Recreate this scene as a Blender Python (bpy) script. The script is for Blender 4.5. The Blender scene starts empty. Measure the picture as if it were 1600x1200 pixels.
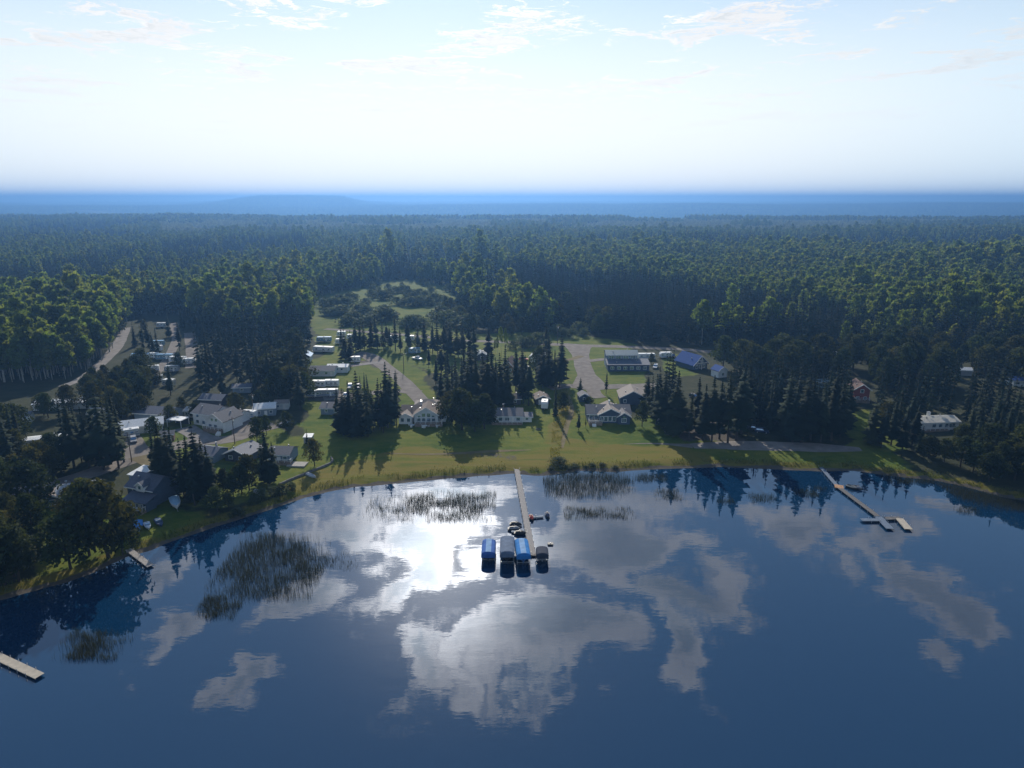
import bpy, math, random
import numpy as np
from mathutils import Vector, Matrix

random.seed(7)
RNG = np.random.default_rng(11)
SC = bpy.context.scene
COL = SC.collection
PI = math.pi
R = math.radians

# ------------------------------------------------------------------ camera
CAM_H = 80.0
FPX = 1066.0                       # focal length in pixels of a 1600 px wide frame
PITCH = math.atan(290.0 / FPX)     # horizon sits 290 px above the centre
CP, SP = math.cos(PITCH), math.sin(PITCH)
cam = bpy.data.cameras.new("camera")
cam_o = bpy.data.objects.new("camera", cam)
COL.objects.link(cam_o)
cam_o.location = (0, 0, CAM_H)
cam_o.rotation_euler = (PI / 2 - PITCH, 0, 0)
cam.sensor_width = 36.0
cam.lens = 36.0 * FPX / 1600.0
cam.clip_start = 0.5
cam.clip_end = 60000.0
SC.camera = cam_o

# ------------------------------------------------------------------ sun, sky, exposure
SUN_EL, SUN_AZ = R(29.3), R(-6.2)          # azimuth from +Y towards +X
SUN_DIR = Vector((math.sin(SUN_AZ) * math.cos(SUN_EL), math.cos(SUN_AZ) * math.cos(SUN_EL), math.sin(SUN_EL)))
sun = bpy.data.lights.new("sun", 'SUN')
sun.energy = 5.0
sun.angle = R(0.53)
sun.color = (1.0, 0.93, 0.82)
sun_o = bpy.data.objects.new("sun", sun)
COL.objects.link(sun_o)
sun_o.rotation_euler = SUN_DIR.to_track_quat('Z', 'Y').to_euler()
sun_o.location = SUN_DIR * 300

SC.view_settings.view_transform = 'Standard'
SC.view_settings.look = 'None'
SC.view_settings.exposure = EXPOSURE = 0.0
SC.view_settings.gamma = 1.0
SC.view_settings.use_curve_mapping = False
SC.render.engine = 'CYCLES'
SC.cycles.max_bounces = 5
SC.cycles.diffuse_bounces = 2
SC.cycles.glossy_bounces = 2
SC.cycles.transmission_bounces = 3
SC.cycles.transparent_max_bounces = 4
SC.cycles.volume_bounces = 0
SC.cycles.caustics_reflective = False
SC.cycles.caustics_refractive = False


def unproject(px, py, z=0.0):
    """ground point at height z that the photograph's pixel looks at"""
    xc, yc = (px - 800.0) / FPX, (600.0 - py) / FPX
    d = (xc, CP + yc * SP, -SP + yc * CP)
    t = (z - CAM_H) / d[2]
    return d[0] * t, d[1] * t


def project(x, y, z):
    dz = z - CAM_H
    depth = y * CP - dz * SP
    up = y * SP + dz * CP
    return 800 + FPX * x / depth, 600 - FPX * up / depth


def nodes_of(tree):
    tree.nodes.clear()
    return tree.nodes, tree.links


def build_world():
    w = bpy.data.worlds.new("World")
    SC.world = w
    w.use_nodes = True
    N, L = nodes_of(w.node_tree)

    def math_(op, a, b=None, c=None, clamp=False):
        n = N.new('ShaderNodeMath'); n.operation = op; n.use_clamp = clamp
        for i, v in enumerate((a, b, c)):
            if v is None: continue
            if isinstance(v, (int, float)): n.inputs[i].default_value = v
            else: L.new(v, n.inputs[i])
        return n.outputs[0]

    def smooth(v, a, b):
        n = N.new('ShaderNodeMapRange'); n.interpolation_type = 'SMOOTHSTEP'
        L.new(v, n.inputs[0]); n.inputs[1].default_value = a; n.inputs[2].default_value = b
        return n.outputs[0]

    def mix(f, a, b):
        n = N.new('ShaderNodeMix'); n.data_type = 'RGBA'
        for s, v in ((n.inputs[0], f), (n.inputs[6], a), (n.inputs[7], b)):
            if isinstance(v, (int, float)): s.default_value = v
            elif isinstance(v, tuple): s.default_value = v
            else: L.new(v, s)
        return n.outputs[2]

    out = N.new('ShaderNodeOutputWorld'); bg = N.new('ShaderNodeBackground')
    L.new(bg.outputs[0], out.inputs[0])
    bg.inputs[1].default_value = 0.115
    sky = N.new('ShaderNodeTexSky'); sky.sky_type = 'NISHITA'; sky.sun_disc = False
    sky.sun_elevation = SUN_EL; sky.sun_rotation = SUN_AZ
    sky.air_density = 1.35; sky.dust_density = 0.25; sky.ozone_density = 3.5; sky.altitude = 600
    tc = N.new('ShaderNodeTexCoord')
    vec = tc.outputs['Generated']
    sep = N.new('ShaderNodeSeparateXYZ'); L.new(vec, sep.inputs[0])
    zc = math_('MAXIMUM', sep.outputs[2], 0.03)
    pxx = math_('DIVIDE', sep.outputs[0], zc); pyy = math_('DIVIDE', sep.outputs[1], zc)
    pl = N.new('ShaderNodeCombineXYZ'); L.new(pxx, pl.inputs[0]); L.new(pyy, pl.inputs[1])
    P0 = pl.outputs[0]
    wn = N.new('ShaderNodeTexNoise'); L.new(P0, wn.inputs['Vector']); wn.inputs['Scale'].default_value = 2.6; wn.inputs['Detail'].default_value = 5; wn.inputs['Roughness'].default_value = .6
    w1 = N.new('ShaderNodeVectorMath'); w1.operation = 'SUBTRACT'; L.new(wn.outputs['Color'], w1.inputs[0]); w1.inputs[1].default_value = (.5, .5, .5)
    w2 = N.new('ShaderNodeVectorMath'); w2.operation = 'MULTIPLY_ADD'; L.new(w1.outputs[0], w2.inputs[0]); w2.inputs[1].default_value = (.75, .75, 0); L.new(P0, w2.inputs[2])
    P = w2.outputs[0]
    # angle to the sun
    dp = N.new('ShaderNodeVectorMath'); dp.operation = 'DOT_PRODUCT'
    L.new(vec, dp.inputs[0]); dp.inputs[1].default_value = SUN_DIR
    cosang = dp.outputs['Value']
    glow = math_('POWER', math_('MAXIMUM', cosang, 0.0), 170.0)
    wide = math_('POWER', math_('MAXIMUM', cosang, 0.0), 7.0)
    # cloud banks seen in the lake's mirror: (pixel centre, half sizes)
    banks = [(545, 812, 95, 42, 1.0), (660, 850, 95, 75, 1.0), (640, 905, 85, 45, 1.0), (845, 1000, 130, 75, 1.1), (660, 1010, 70, 70, .8),
             (940, 850, 130, 70, 1.05), (1080, 910, 115, 46, 1.0), (1255, 825, 80, 52, 1.0), (1395, 832, 75, 34, 1.0), (1455, 925, 125, 52, 1.0),
             (1065, 1010, 50, 60, 1.0), (222, 905, 36, 45, .95), (272, 985, 36, 26, .95), (410, 1045, 55, 28, .85), (1372, 995, 34, 42, .75),
             (1495, 790, 55, 20, .8), (700, 765, 110, 22, .9), (480, 925, 40, 34, .7), (1010, 790, 110, 26, .85), (1180, 940, 60, 25, .8), (1420, 880, 50, 22, .8), (760, 900, 60, 60, .7)]
    cov = None
    for (cx, cy, rx, ry, amp) in banks:
        x0, y0 = unproject(cx, cy); xa, _ = unproject(cx + rx, cy); _, yt = unproject(cx, cy - ry); _, yb = unproject(cx, cy + ry)
        m = N.new('ShaderNodeMapping'); m.vector_type = 'TEXTURE'
        L.new(P, m.inputs[0])
        m.inputs['Location'].default_value = (x0 / CAM_H, 0.5 * (yt + yb) / CAM_H, 0)
        m.inputs['Scale'].default_value = ((xa - x0) / CAM_H * 1.35, 0.5 * (yt - yb) / CAM_H * 1.35, 1)
        g = N.new('ShaderNodeTexGradient'); g.gradient_type = 'SPHERICAL'
        L.new(m.outputs[0], g.inputs[0])
        v = math_('MULTIPLY', g.outputs['Fac'], amp)
        cov = v if cov is None else math_('MAXIMUM', cov, v)

    def noise(scale, detail, rough, off):
        m = N.new('ShaderNodeMapping'); L.new(P, m.inputs[0]); m.inputs['Location'].default_value = off
        n = N.new('ShaderNodeTexNoise'); L.new(m.outputs[0], n.inputs['Vector'])
        n.inputs['Scale'].default_value = scale; n.inputs['Detail'].default_value = detail; n.inputs['Roughness'].default_value = rough
        n.inputs['Distortion'].default_value = 0.6
        return n.outputs['Fac']
    n1 = noise(6.5, 9, .66, (3.1, 1.7, 0)); n2 = noise(1.1, 4, .5, (7.3, 0.2, 0))
    # the rest of the sky carries the same broken cloud
    dv = N.new('ShaderNodeVectorMath'); dv.operation = 'DISTANCE'; L.new(P, dv.inputs[0]); dv.inputs[1].default_value = (0, 1.7, 0)
    away = smooth(dv.outputs['Value'], 1.6, 2.6)
    cov = math_('MAXIMUM', cov, math_('MULTIPLY', math_('MULTIPLY', away, smooth(n2, .42, .68)), .6))
    dens = math_('ADD', math_('MULTIPLY', cov, 1.15), math_('MULTIPLY', math_('SUBTRACT', n1, .5), 2.7))
    mask = math_('MULTIPLY', smooth(dens, .24, .64), smooth(cov, .0, .12))
    mask = math_('MULTIPLY', mask, smooth(sep.outputs[2], .05, .14))
    thick = math_('MULTIPLY', smooth(dens, .6, 1.05), .8)
    # lit rim and grey heart of a cloud, brighter towards the sun
    lit = math_('ADD', math_('ADD', 5.4, math_('MULTIPLY', wide, 5.5)), math_('MULTIPLY', glow, 95.0))
    lit = math_('MULTIPLY', lit, math_('MULTIPLY_ADD', n1, 1.5, .2))
    rim = N.new('ShaderNodeVectorMath'); rim.operation = 'SCALE'; rim.inputs[0].default_value = (.98, .98, 1.0); L.new(lit, rim.inputs['Scale'])
    grey = N.new('ShaderNodeVectorMath'); grey.operation = 'SCALE'; grey.inputs[0].default_value = (.44, .5, .55); L.new(lit, grey.inputs['Scale'])
    cloud = mix(thick, rim.outputs[0], grey.outputs[0])
    # forward-scattered glare of the sun in the thin high haze
    gl = N.new('ShaderNodeVectorMath'); gl.operation = 'SCALE'; gl.inputs[0].default_value = (1.0, .97, .92)
    L.new(math_('MULTIPLY', glow, 18.0), gl.inputs['Scale'])
    add = N.new('ShaderNodeVectorMath'); add.operation = 'ADD'; L.new(sky.outputs[0], add.inputs[0]); L.new(gl.outputs[0], add.inputs[1])
    # milky summer haze low over the land, whiter below the sun
    veil = mix(smooth(cosang, .58, .93), (6.7, 8.1, 9.3, 1), (9.3, 9.4, 9.3, 1))
    low = math_('MULTIPLY', math_('SUBTRACT', 1.0, smooth(sep.outputs[2], .05, .36)), .9)
    L.new(mix(low, mix(mask, add.outputs[0], cloud), veil), bg.inputs[0])


build_world()

# ------------------------------------------------------------------ helpers
def tag(o, label=None, cat=None, group=None, kind=None):
    if label: o["label"] = label
    if cat: o["category"] = cat
    if group: o["group"] = group
    if kind: o["kind"] = kind
    return o


class MB:
    """collects faces; build() links them as one mesh object"""
    def __init__(s): s.v = []; s.f = []

    def add(s, vs, fs):
        b = len(s.v); s.v += [tuple(p) for p in vs]; s.f += [tuple(b + i for i in q) for q in fs]; return s

    def box(s, x0, x1, y0, y1, z0, z1):
        return s.add([(x0, y0, z0), (x1, y0, z0), (x1, y1, z0), (x0, y1, z0), (x0, y0, z1), (x1, y0, z1), (x1, y1, z1), (x0, y1, z1)],
                     [(0, 3, 2, 1), (4, 5, 6, 7), (0, 1, 5, 4), (1, 2, 6, 5), (2, 3, 7, 6), (3, 0, 4, 7)])

    def tube(s, p0, p1, r0, r1=None, n=6, cap=True):
        r1 = r0 if r1 is None else r1
        a, b = Vector(p0), Vector(p1); d = (b - a).normalized()
        u = d.orthogonal().normalized(); w = d.cross(u)
        vs = []
        for c, r in ((a, r0), (b, r1)):
            for i in range(n):
                t = 2 * PI * i / n; vs.append(c + u * (r * math.cos(t)) + w * (r * math.sin(t)))
        fs = [(i, (i + 1) % n, n + (i + 1) % n, n + i) for i in range(n)]
        if cap: fs += [tuple(range(n - 1, -1, -1)), tuple(range(n, 2 * n))]
        return s.add(vs, fs)

    def extrude_x(s, prof, x0, x1):
        """closed profile of (y, z) points, counter-clockwise seen from +x"""
        n = len(prof)
        vs = [(x0, y, z) for y, z in prof] + [(x1, y, z) for y, z in prof]
        fs = [(i, (i + 1) % n, n + (i + 1) % n, n + i) for i in range(n)]
        return s.add(vs, fs + [tuple(range(n - 1, -1, -1)), tuple(range(n, 2 * n))])

    def extrude_y(s, prof, y0, y1):
        n = len(prof)
        vs = [(x, y0, z) for x, z in prof] + [(x, y1, z) for x, z in prof]
        fs = [(i, (i + 1) % n, n + (i + 1) % n, n + i) for i in range(n)]
        return s.add(vs, fs + [tuple(range(n - 1, -1, -1)), tuple(range(n, 2 * n))])

    def extrude_z(s, prof, z0, z1):
        n = len(prof)
        vs = [(x, y, z0) for x, y in prof] + [(x, y, z1) for x, y in prof]
        fs = [(i, (i + 1) % n, n + (i + 1) % n, n + i) for i in range(n)]
        return s.add(vs, fs + [tuple(range(n - 1, -1, -1)), tuple(range(n, 2 * n))])

    def loft(s, rings, cap=True):
        """rings of equal length joined in order"""
        n = len(rings[0]); vs = [p for r in rings for p in r]; fs = []
        for k in range(len(rings) - 1):
            for i in range(n):
                fs.append((k * n + i, k * n + (i + 1) % n, (k + 1) * n + (i + 1) % n, (k + 1) * n + i))
        if cap: fs += [tuple(range(n - 1, -1, -1)), tuple((len(rings) - 1) * n + i for i in range(n))]
        return s.add(vs, fs)

    def mesh(s, name, mat=None, smooth=False):
        me = bpy.data.meshes.new(name); me.from_pydata(s.v, [], s.f)
        if mat: me.materials.append(mat)
        if smooth: me.polygons.foreach_set('use_smooth', [True] * len(me.polygons))
        me.update(); return me

    def build(s, name, mat, parent=None, loc=(0, 0, 0), rz=0.0, smooth=False, fix=True):
        me = s.mesh(name, mat, smooth)
        if fix:
            import bmesh
            bm = bmesh.new(); bm.from_mesh(me); bmesh.ops.recalc_face_normals(bm, faces=bm.faces); bm.to_mesh(me); bm.free()
        return link(name, me, parent, loc, rz)


def link(name, data, parent=None, loc=(0, 0, 0), rz=0.0):
    o = bpy.data.objects.new(name, data); COL.objects.link(o)
    o.location = loc; o.rotation_euler = (0, 0, rz); o.parent = parent
    return o


def np_mesh(name, V, F, mat=None, smooth=False):
    """V (n,3), F (m,3|4)"""
    V = np.asarray(V, np.float32); F = np.asarray(F, np.int32); k = F.shape[1]
    me = bpy.data.meshes.new(name)
    me.vertices.add(len(V)); me.vertices.foreach_set('co', V.ravel())
    me.loops.add(F.size); me.loops.foreach_set('vertex_index', F.ravel())
    me.polygons.add(len(F)); me.polygons.foreach_set('loop_start', np.arange(len(F), dtype=np.int32) * k)
    me.update(calc_edges=True)
    if smooth: me.polygons.foreach_set('use_smooth', np.ones(len(F), bool))
    if mat: me.materials.append(mat)
    return me


def copy_tree(o, parent=None):
    c = o.copy(); COL.objects.link(c); c.parent = parent
    for ch in o.children: copy_tree(ch, c)
    return c


def vnoise(x, y, seed=0):
    """smooth value noise in 0..1, vectorised"""
    x = np.asarray(x, float); y = np.asarray(y, float)
    xi, yi = np.floor(x).astype(np.int64), np.floor(y).astype(np.int64)
    fx, fy = x - xi, y - yi; fx = fx * fx * (3 - 2 * fx); fy = fy * fy * (3 - 2 * fy)

    def h(a, b):
        n = (a * 374761393 + b * 668265263 + seed * 1442695041) & 0xffffffff
        n = ((n ^ (n >> 13)) * 1274126177) & 0xffffffff
        return ((n ^ (n >> 16)) & 0xffff) / 65535.0
    return (h(xi, yi) * (1 - fx) + h(xi + 1, yi) * fx) * (1 - fy) + (h(xi, yi + 1) * (1 - fx) + h(xi + 1, yi + 1) * fx) * fy


def sstep(v, a, b):
    t = np.clip((np.asarray(v, float) - a) / (b - a), 0, 1); return t * t * (3 - 2 * t)


def inside(px, py, poly):
    px = np.asarray(px, float); py = np.asarray(py, float); r = np.zeros(px.shape, bool); n = len(poly)
    for i in range(n):
        (x0, y0), (x1, y1) = poly[i], poly[(i + 1) % n]
        if y0 == y1: continue
        c = ((y0 > py) != (y1 > py)) & (px < (x1 - x0) * (py - y0) / (y1 - y0) + x0); r ^= c
    return r


# ------------------------------------------------------------------ terrain height
SHORE_PX = [(0, 938), (50, 925), (100, 912), (140, 897), (180, 880), (205, 868), (230, 862), (255, 852), (290, 840), (330, 826), (365, 815), (420, 798),
            (450, 787), (480, 777), (520, 767), (560, 761), (600, 758), (650, 753), (700, 748), (750, 744), (800, 741), (840, 744), (870, 741), (910, 736),
            (960, 738), (1000, 735), (1060, 732), (1120, 730), (1200, 733), (1280, 737), (1330, 736), (1370, 741), (1410, 746), (1450, 750), (1490, 757),
            (1530, 767), (1570, 778), (1640, 790)]
SHORE = [(-700, -200), (-330, 40), (-200, 82), (-140, 106)] + [unproject(*p) for p in SHORE_PX] + [(250, 150), (400, 120), (800, 0)]
SH = np.array(SHORE)


def shore_dist(x, y):
    """metres from the waterline, positive on land"""
    x = np.asarray(x, float).ravel(); y = np.asarray(y, float).ravel(); best = np.full(x.shape, 1e12)
    for (a, b), (c, d) in zip(SH[:-1], SH[1:]):
        ex, ey = c - a, d - b; t = np.clip(((x - a) * ex + (y - b) * ey) / (ex * ex + ey * ey), 0, 1)
        best = np.minimum(best, (x - a - t * ex) ** 2 + (y - b - t * ey) ** 2)
    ys = np.interp(x, SH[:, 0], SH[:, 1])
    return np.sqrt(best) * np.where(y > ys, 1.0, -1.0)


def zg(x, y):
    x = np.atleast_1d(np.asarray(x, float)); y = np.atleast_1d(np.asarray(y, float)); sh = x.shape; x = x.ravel(); y = y.ravel()
    s = np.where(y < 700, shore_dist(x, np.minimum(y, 700)), 500.0)
    wob = (vnoise(x / 5.0, y / 5.0, 3) - .5) * 1.1
    sw = s + wob * sstep(np.abs(s), 0, 3) + wob * .5
    z = np.where(sw < 0, np.maximum(sw * .16, -2.5), 0)
    z = z + .28 * sstep(sw, 0, 2.4) + .62 * sstep(sw, 1.9, 4.2) + .9 * sstep(sw, 4, 45) + 1.2 * sstep(sw, 30, 130)
    z = z + np.where(sw > 0, (vnoise(x / 14, y / 14, 5) - .5) * .35 * sstep(sw, 4, 14), 0)
    # country behind: low swells, a wooded ridge and the far hill
    far = sstep(y, 900, 2600)
    z = z + far * (vnoise(x / 900 + 5, y / 700, 8) - .5) * 10
    az = x / np.maximum(y, 1)
    edge = y + (vnoise(x / 700, x * 0, 18) - .5) * 500
    z = z - 66 * sstep(edge, 2350, 3300)                                     # a broad valley beyond the bench
    z = z + sstep(edge, 4500, 6200) * (38 + 30 * vnoise(x / 1300, y / 2500, 12) + 14 * vnoise(x / 420, y / 1500, 19) + 10 * sstep(az, -.25, .1))
    z = z - 16 * sstep(y, 6500, 8000) + 18 * sstep(y, 8500, 13000)
    z = z + sstep(y, 7500, 11500) * (vnoise(x / 2400 + 2, y / 4000, 15) + .5 * vnoise(x / 800, y / 4000, 16)) * 18
    hill = np.exp(-((az + .335) / .085) ** 2) + .9 * np.exp(-((az + .27) / .05) ** 2)
    z = z + sstep(y, 6300, 7900) * (1 - .5 * sstep(y, 8400, 10500)) * np.minimum(hill, 1.0) * 104
    return z.reshape(sh)


def G(px, py):
    """the spot on the land seen at a pixel, as (x, y, z)"""
    z = 2.0
    for _ in range(6):
        x, y = unproject(px, py, z); z = float(zg(x, y)[0])
    return x, y, z


# ------------------------------------------------------------------ materials
MATS = {}


def mat(name, col, rough=.8, spec=.3, metal=0.0, noise=None, bump=0.0, translucent=None, vary=0.0, other=None):
    """procedural material; noise = (scale, amount), vary = brightness change from object to object"""
    if name in MATS: return MATS[name]
    m = bpy.data.materials.new(name); m.use_nodes = True; MATS[name] = m
    N, L = m.node_tree.nodes, m.node_tree.links
    b = N['Principled BSDF']; b.inputs['Roughness'].default_value = rough
    b.inputs['Specular IOR Level'].default_value = spec; b.inputs['Metallic'].default_value = metal
    c = (*col, 1); last = None
    if noise or vary:
        base = N.new('ShaderNodeRGB'); base.outputs[0].default_value = c; last = base.outputs[0]
        if noise:
            tc = N.new('ShaderNodeTexCoord'); n = N.new('ShaderNodeTexNoise'); n.inputs['Scale'].default_value = noise[0]; n.inputs['Detail'].default_value = 5
            L.new(tc.outputs['Object'], n.inputs['Vector'])
            mr = N.new('ShaderNodeMapRange'); L.new(n.outputs['Fac'], mr.inputs[0]); mr.inputs[1].default_value = .3; mr.inputs[2].default_value = .7
            mr.inputs[3].default_value = 1 - noise[1]; mr.inputs[4].default_value = 1 + noise[1]
            h = N.new('ShaderNodeVectorMath'); h.operation = 'SCALE'; L.new(last, h.inputs[0]); L.new(mr.outputs[0], h.inputs['Scale']); last = h.outputs[0]
            if bump:
                bp = N.new('ShaderNodeBump'); bp.inputs['Strength'].default_value = bump; bp.inputs['Distance'].default_value = .05
                L.new(n.outputs['Fac'], bp.inputs['Height']); L.new(bp.outputs[0], b.inputs['Normal'])
        if other:                                            # leaf colour drifts from tree to tree
            o2 = N.new('ShaderNodeObjectInfo'); q = N.new('ShaderNodeMath'); q.operation = 'MULTIPLY'; q.inputs[1].default_value = 7.31; L.new(o2.outputs['Random'], q.inputs[0])
            fr = N.new('ShaderNodeMath'); fr.operation = 'FRACT'; L.new(q.outputs[0], fr.inputs[0]); pw = N.new('ShaderNodeMath'); pw.operation = 'POWER'; L.new(fr.outputs[0], pw.inputs[0]); pw.inputs[1].default_value = 2.0
            mx = N.new('ShaderNodeMix'); mx.data_type = 'RGBA'; L.new(pw.outputs[0], mx.inputs[0]); L.new(last, mx.inputs[6]); mx.inputs[7].default_value = (*other, 1); last = mx.outputs[2]
        if vary:
            oi = N.new('ShaderNodeObjectInfo'); mr = N.new('ShaderNodeMapRange'); L.new(oi.outputs['Random'], mr.inputs[0])
            mr.inputs[3].default_value = 1 - vary; mr.inputs[4].default_value = 1 + vary
            h = N.new('ShaderNodeVectorMath'); h.operation = 'SCALE'; L.new(last, h.inputs[0]); L.new(mr.outputs[0], h.inputs['Scale']); last = h.outputs[0]
        L.new(last, b.inputs['Base Color'])
    else:
        b.inputs['Base Color'].default_value = c
    if translucent:
        t = N.new('ShaderNodeBsdfTranslucent'); mx = N.new('ShaderNodeMixShader'); mx.inputs[0].default_value = translucent[0]
        if last is not None:
            h = N.new('ShaderNodeVectorMath'); h.operation = 'MULTIPLY'; L.new(last, h.inputs[0]); h.inputs[1].default_value = translucent[1]; L.new(h.outputs[0], t.inputs[0])
        else: t.inputs[0].default_value = (*[a * b_ for a, b_ in zip(col, translucent[1])], 1)
        L.new(b.outputs[0], mx.inputs[1]); L.new(t.outputs[0], mx.inputs[2]); L.new(mx.outputs[0], N['Material Output'].inputs[0])
    return m


def ground_material():
    m = bpy.data.materials.new("ground"); m.use_nodes = True
    N, L = m.node_tree.nodes, m.node_tree.links; b = N['Principled BSDF']
    b.inputs['Roughness'].default_value = .95; b.inputs['Specular IOR Level'].default_value = .1
    at = N.new('ShaderNodeAttribute'); at.attribute_name = 'cover'
    sp = N.new('ShaderNodeSeparateColor'); L.new(at.outputs['Color'], sp.inputs[0])
    geo = N.new('ShaderNodeNewGeometry')

    def noise(sc, det=6, stretch=(1, 1, 1), rough=.6):
        mp = N.new('ShaderNodeMapping'); mp.inputs['Scale'].default_value = stretch; L.new(geo.outputs['Position'], mp.inputs[0])
        n = N.new('ShaderNodeTexNoise'); n.inputs['Scale'].default_value = sc; n.inputs['Detail'].default_value = det; n.inputs['Roughness'].default_value = rough
        L.new(mp.outputs[0], n.inputs['Vector']); return n.outputs['Fac']

    def ramp(f, stops):
        r = N.new('ShaderNodeValToRGB'); L.new(f, r.inputs[0]); e = r.color_ramp.elements
        e[0].position, e[0].color = stops[0][0], (*stops[0][1], 1); e[1].position, e[1].color = stops[-1][0], (*stops[-1][1], 1)
        for p, c in stops[1:-1]: q = e.new(p); q.color = (*c, 1)
        return r.outputs[0]

    def mix(f, a, c):
        n = N.new('ShaderNodeMix'); n.data_type = 'RGBA'; L.new(f, n.inputs[0]); L.new(a, n.inputs[6]); L.new(c, n.inputs[7]); return n.outputs[2]

    def edge(ch, n_, lo=.35, hi=.65):
        a = N.new('ShaderNodeMath'); a.operation = 'MULTIPLY_ADD'; L.new(n_, a.inputs[0]); a.inputs[1].default_value = .7; L.new(ch, a.inputs[2])
        s = N.new('ShaderNodeMapRange'); s.interpolation_type = 'SMOOTHSTEP'; L.new(a.outputs[0], s.inputs[0]); s.inputs[1].default_value = lo + .35; s.inputs[2].default_value = hi + .35
        return s.outputs[0]
    nf, nm, nl = noise(1.1), noise(.24, 8, (.7, 1.3, 1), .7), noise(.035)
    streak = noise(.12, 6, (.35, 1.6, 1))
    forest = ramp(nm, [(.3, (.022, .028, .013)), (.5, (.036, .042, .018)), (.7, (.06, .055, .028))])
    lawn = mix(nf, ramp(nm, [(.32, (.032, .066, .007)), (.48, (.082, .118, .012)), (.62, (.16, .155, .022)), (.72, (.12, .10, .03))]), ramp(nl, [(.35, (.04, .085, .008)), (.65, (.15, .155, .022))]))
    dry = ramp(streak, [(.3, (.07, .10, .011)), (.42, (.125, .125, .016)), (.55, (.16, .128, .026)), (.68, (.09, .11, .013))])
    sand = ramp(nm, [(.3, (.06, .052, .042)), (.7, (.13, .112, .09))])
    c = mix(edge(sp.outputs[0], nm), forest, lawn)
    c = mix(edge(sp.outputs[1], streak), c, dry)
    c = mix(edge(sp.outputs[2], nf, .42, .58), c, sand)
    L.new(c, b.inputs['Base Color'])
    bp = N.new('ShaderNodeBump'); bp.inputs['Strength'].default_value = .5; bp.inputs['Distance'].default_value = .25; L.new(nf, bp.inputs['Height']); L.new(bp.outputs[0], b.inputs['Normal'])
    return m


def water_material():
    m = bpy.data.materials.new("lake_water"); m.use_nodes = True
    N, L = m.node_tree.nodes, m.node_tree.links; b = N['Principled BSDF']
    b.inputs['Base Color'].default_value = (.003, .027, .07, 1); b.inputs['Roughness'].default_value = .014; b.inputs['IOR'].default_value = 1.85
    geo = N.new('ShaderNodeNewGeometry')
    h = None
    for sc, st, amp in ((.22, (.55, 1.3, 1), 1.0), (1.3, (.5, 1.4, 1), .16)):
        mp = N.new('ShaderNodeMapping'); mp.inputs['Scale'].default_value = st; L.new(geo.outputs['Position'], mp.inputs[0])
        n = N.new('ShaderNodeTexNoise'); n.inputs['Scale'].default_value = sc; n.inputs['Detail'].default_value = 3; n.inputs['Roughness'].default_value = .5
        L.new(mp.outputs[0], n.inputs['Vector'])
        a = N.new('ShaderNodeMath'); a.operation = 'MULTIPLY_ADD'; L.new(n.outputs['Fac'], a.inputs[0]); a.inputs[1].default_value = amp
        if h is not None: L.new(h, a.inputs[2])
        else: a.inputs[2].default_value = 0
        h = a.outputs[0]
    bp = N.new('ShaderNodeBump'); bp.inputs['Strength'].default_value = 1.0; bp.inputs['Distance'].default_value = .011; L.new(h, bp.inputs['Height']); L.new(bp.outputs[0], b.inputs['Normal'])
    return m


# ------------------------------------------------------------------ ground, water, roads
LAWN = [[(490, 640), (520, 650), (620, 662), (700, 655), (780, 662), (830, 640), (880, 600), (930, 660), (1000, 655), (1030, 650), (1060, 680), (1130, 690), (1300, 700), (1390, 700), (1430, 735), (1400, 765), (800, 790), (440, 800), (430, 745), (470, 700)],
        [(480, 480), (490, 450), (540, 415), (600, 402), (690, 398), (770, 408), (780, 440), (745, 500), (700, 470), (730, 520), (900, 520), (990, 538), (1010, 600), (990, 615), (870, 660), (820, 650), (700, 600), (640, 560), (590, 560), (500, 560)],
        [(470, 560), (640, 560), (700, 640), (620, 660), (470, 660)],
        [(1035, 555), (1080, 555), (1075, 590), (1040, 590)], [(205, 655), (420, 655), (470, 690), (455, 760), (350, 790), (230, 740), (190, 690)], [(80, 770), (200, 770), (330, 800), (330, 840), (200, 870), (60, 900)],
        [(1310, 640), (1370, 640), (1420, 700), (1320, 700)]]
DRY = [[(470, 735), (640, 703), (830, 704), (860, 690), (870, 620), (885, 600), (900, 640), (880, 690), (1060, 695), (1100, 705), (1110, 740), (800, 760), (480, 790), (430, 790)],
       [(850, 590), (885, 560), (885, 600)]]
BARE = [[(1020, 640), (1150, 650), (1170, 695), (1060, 690)], [(560, 560), (590, 560), (600, 575), (575, 575)], [(715, 702), (828, 706), (826, 716), (720, 712)], [(800, 684), (822, 684), (820, 691), (802, 691)], [(480, 600), (560, 618), (560, 632), (480, 632)]]


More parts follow.
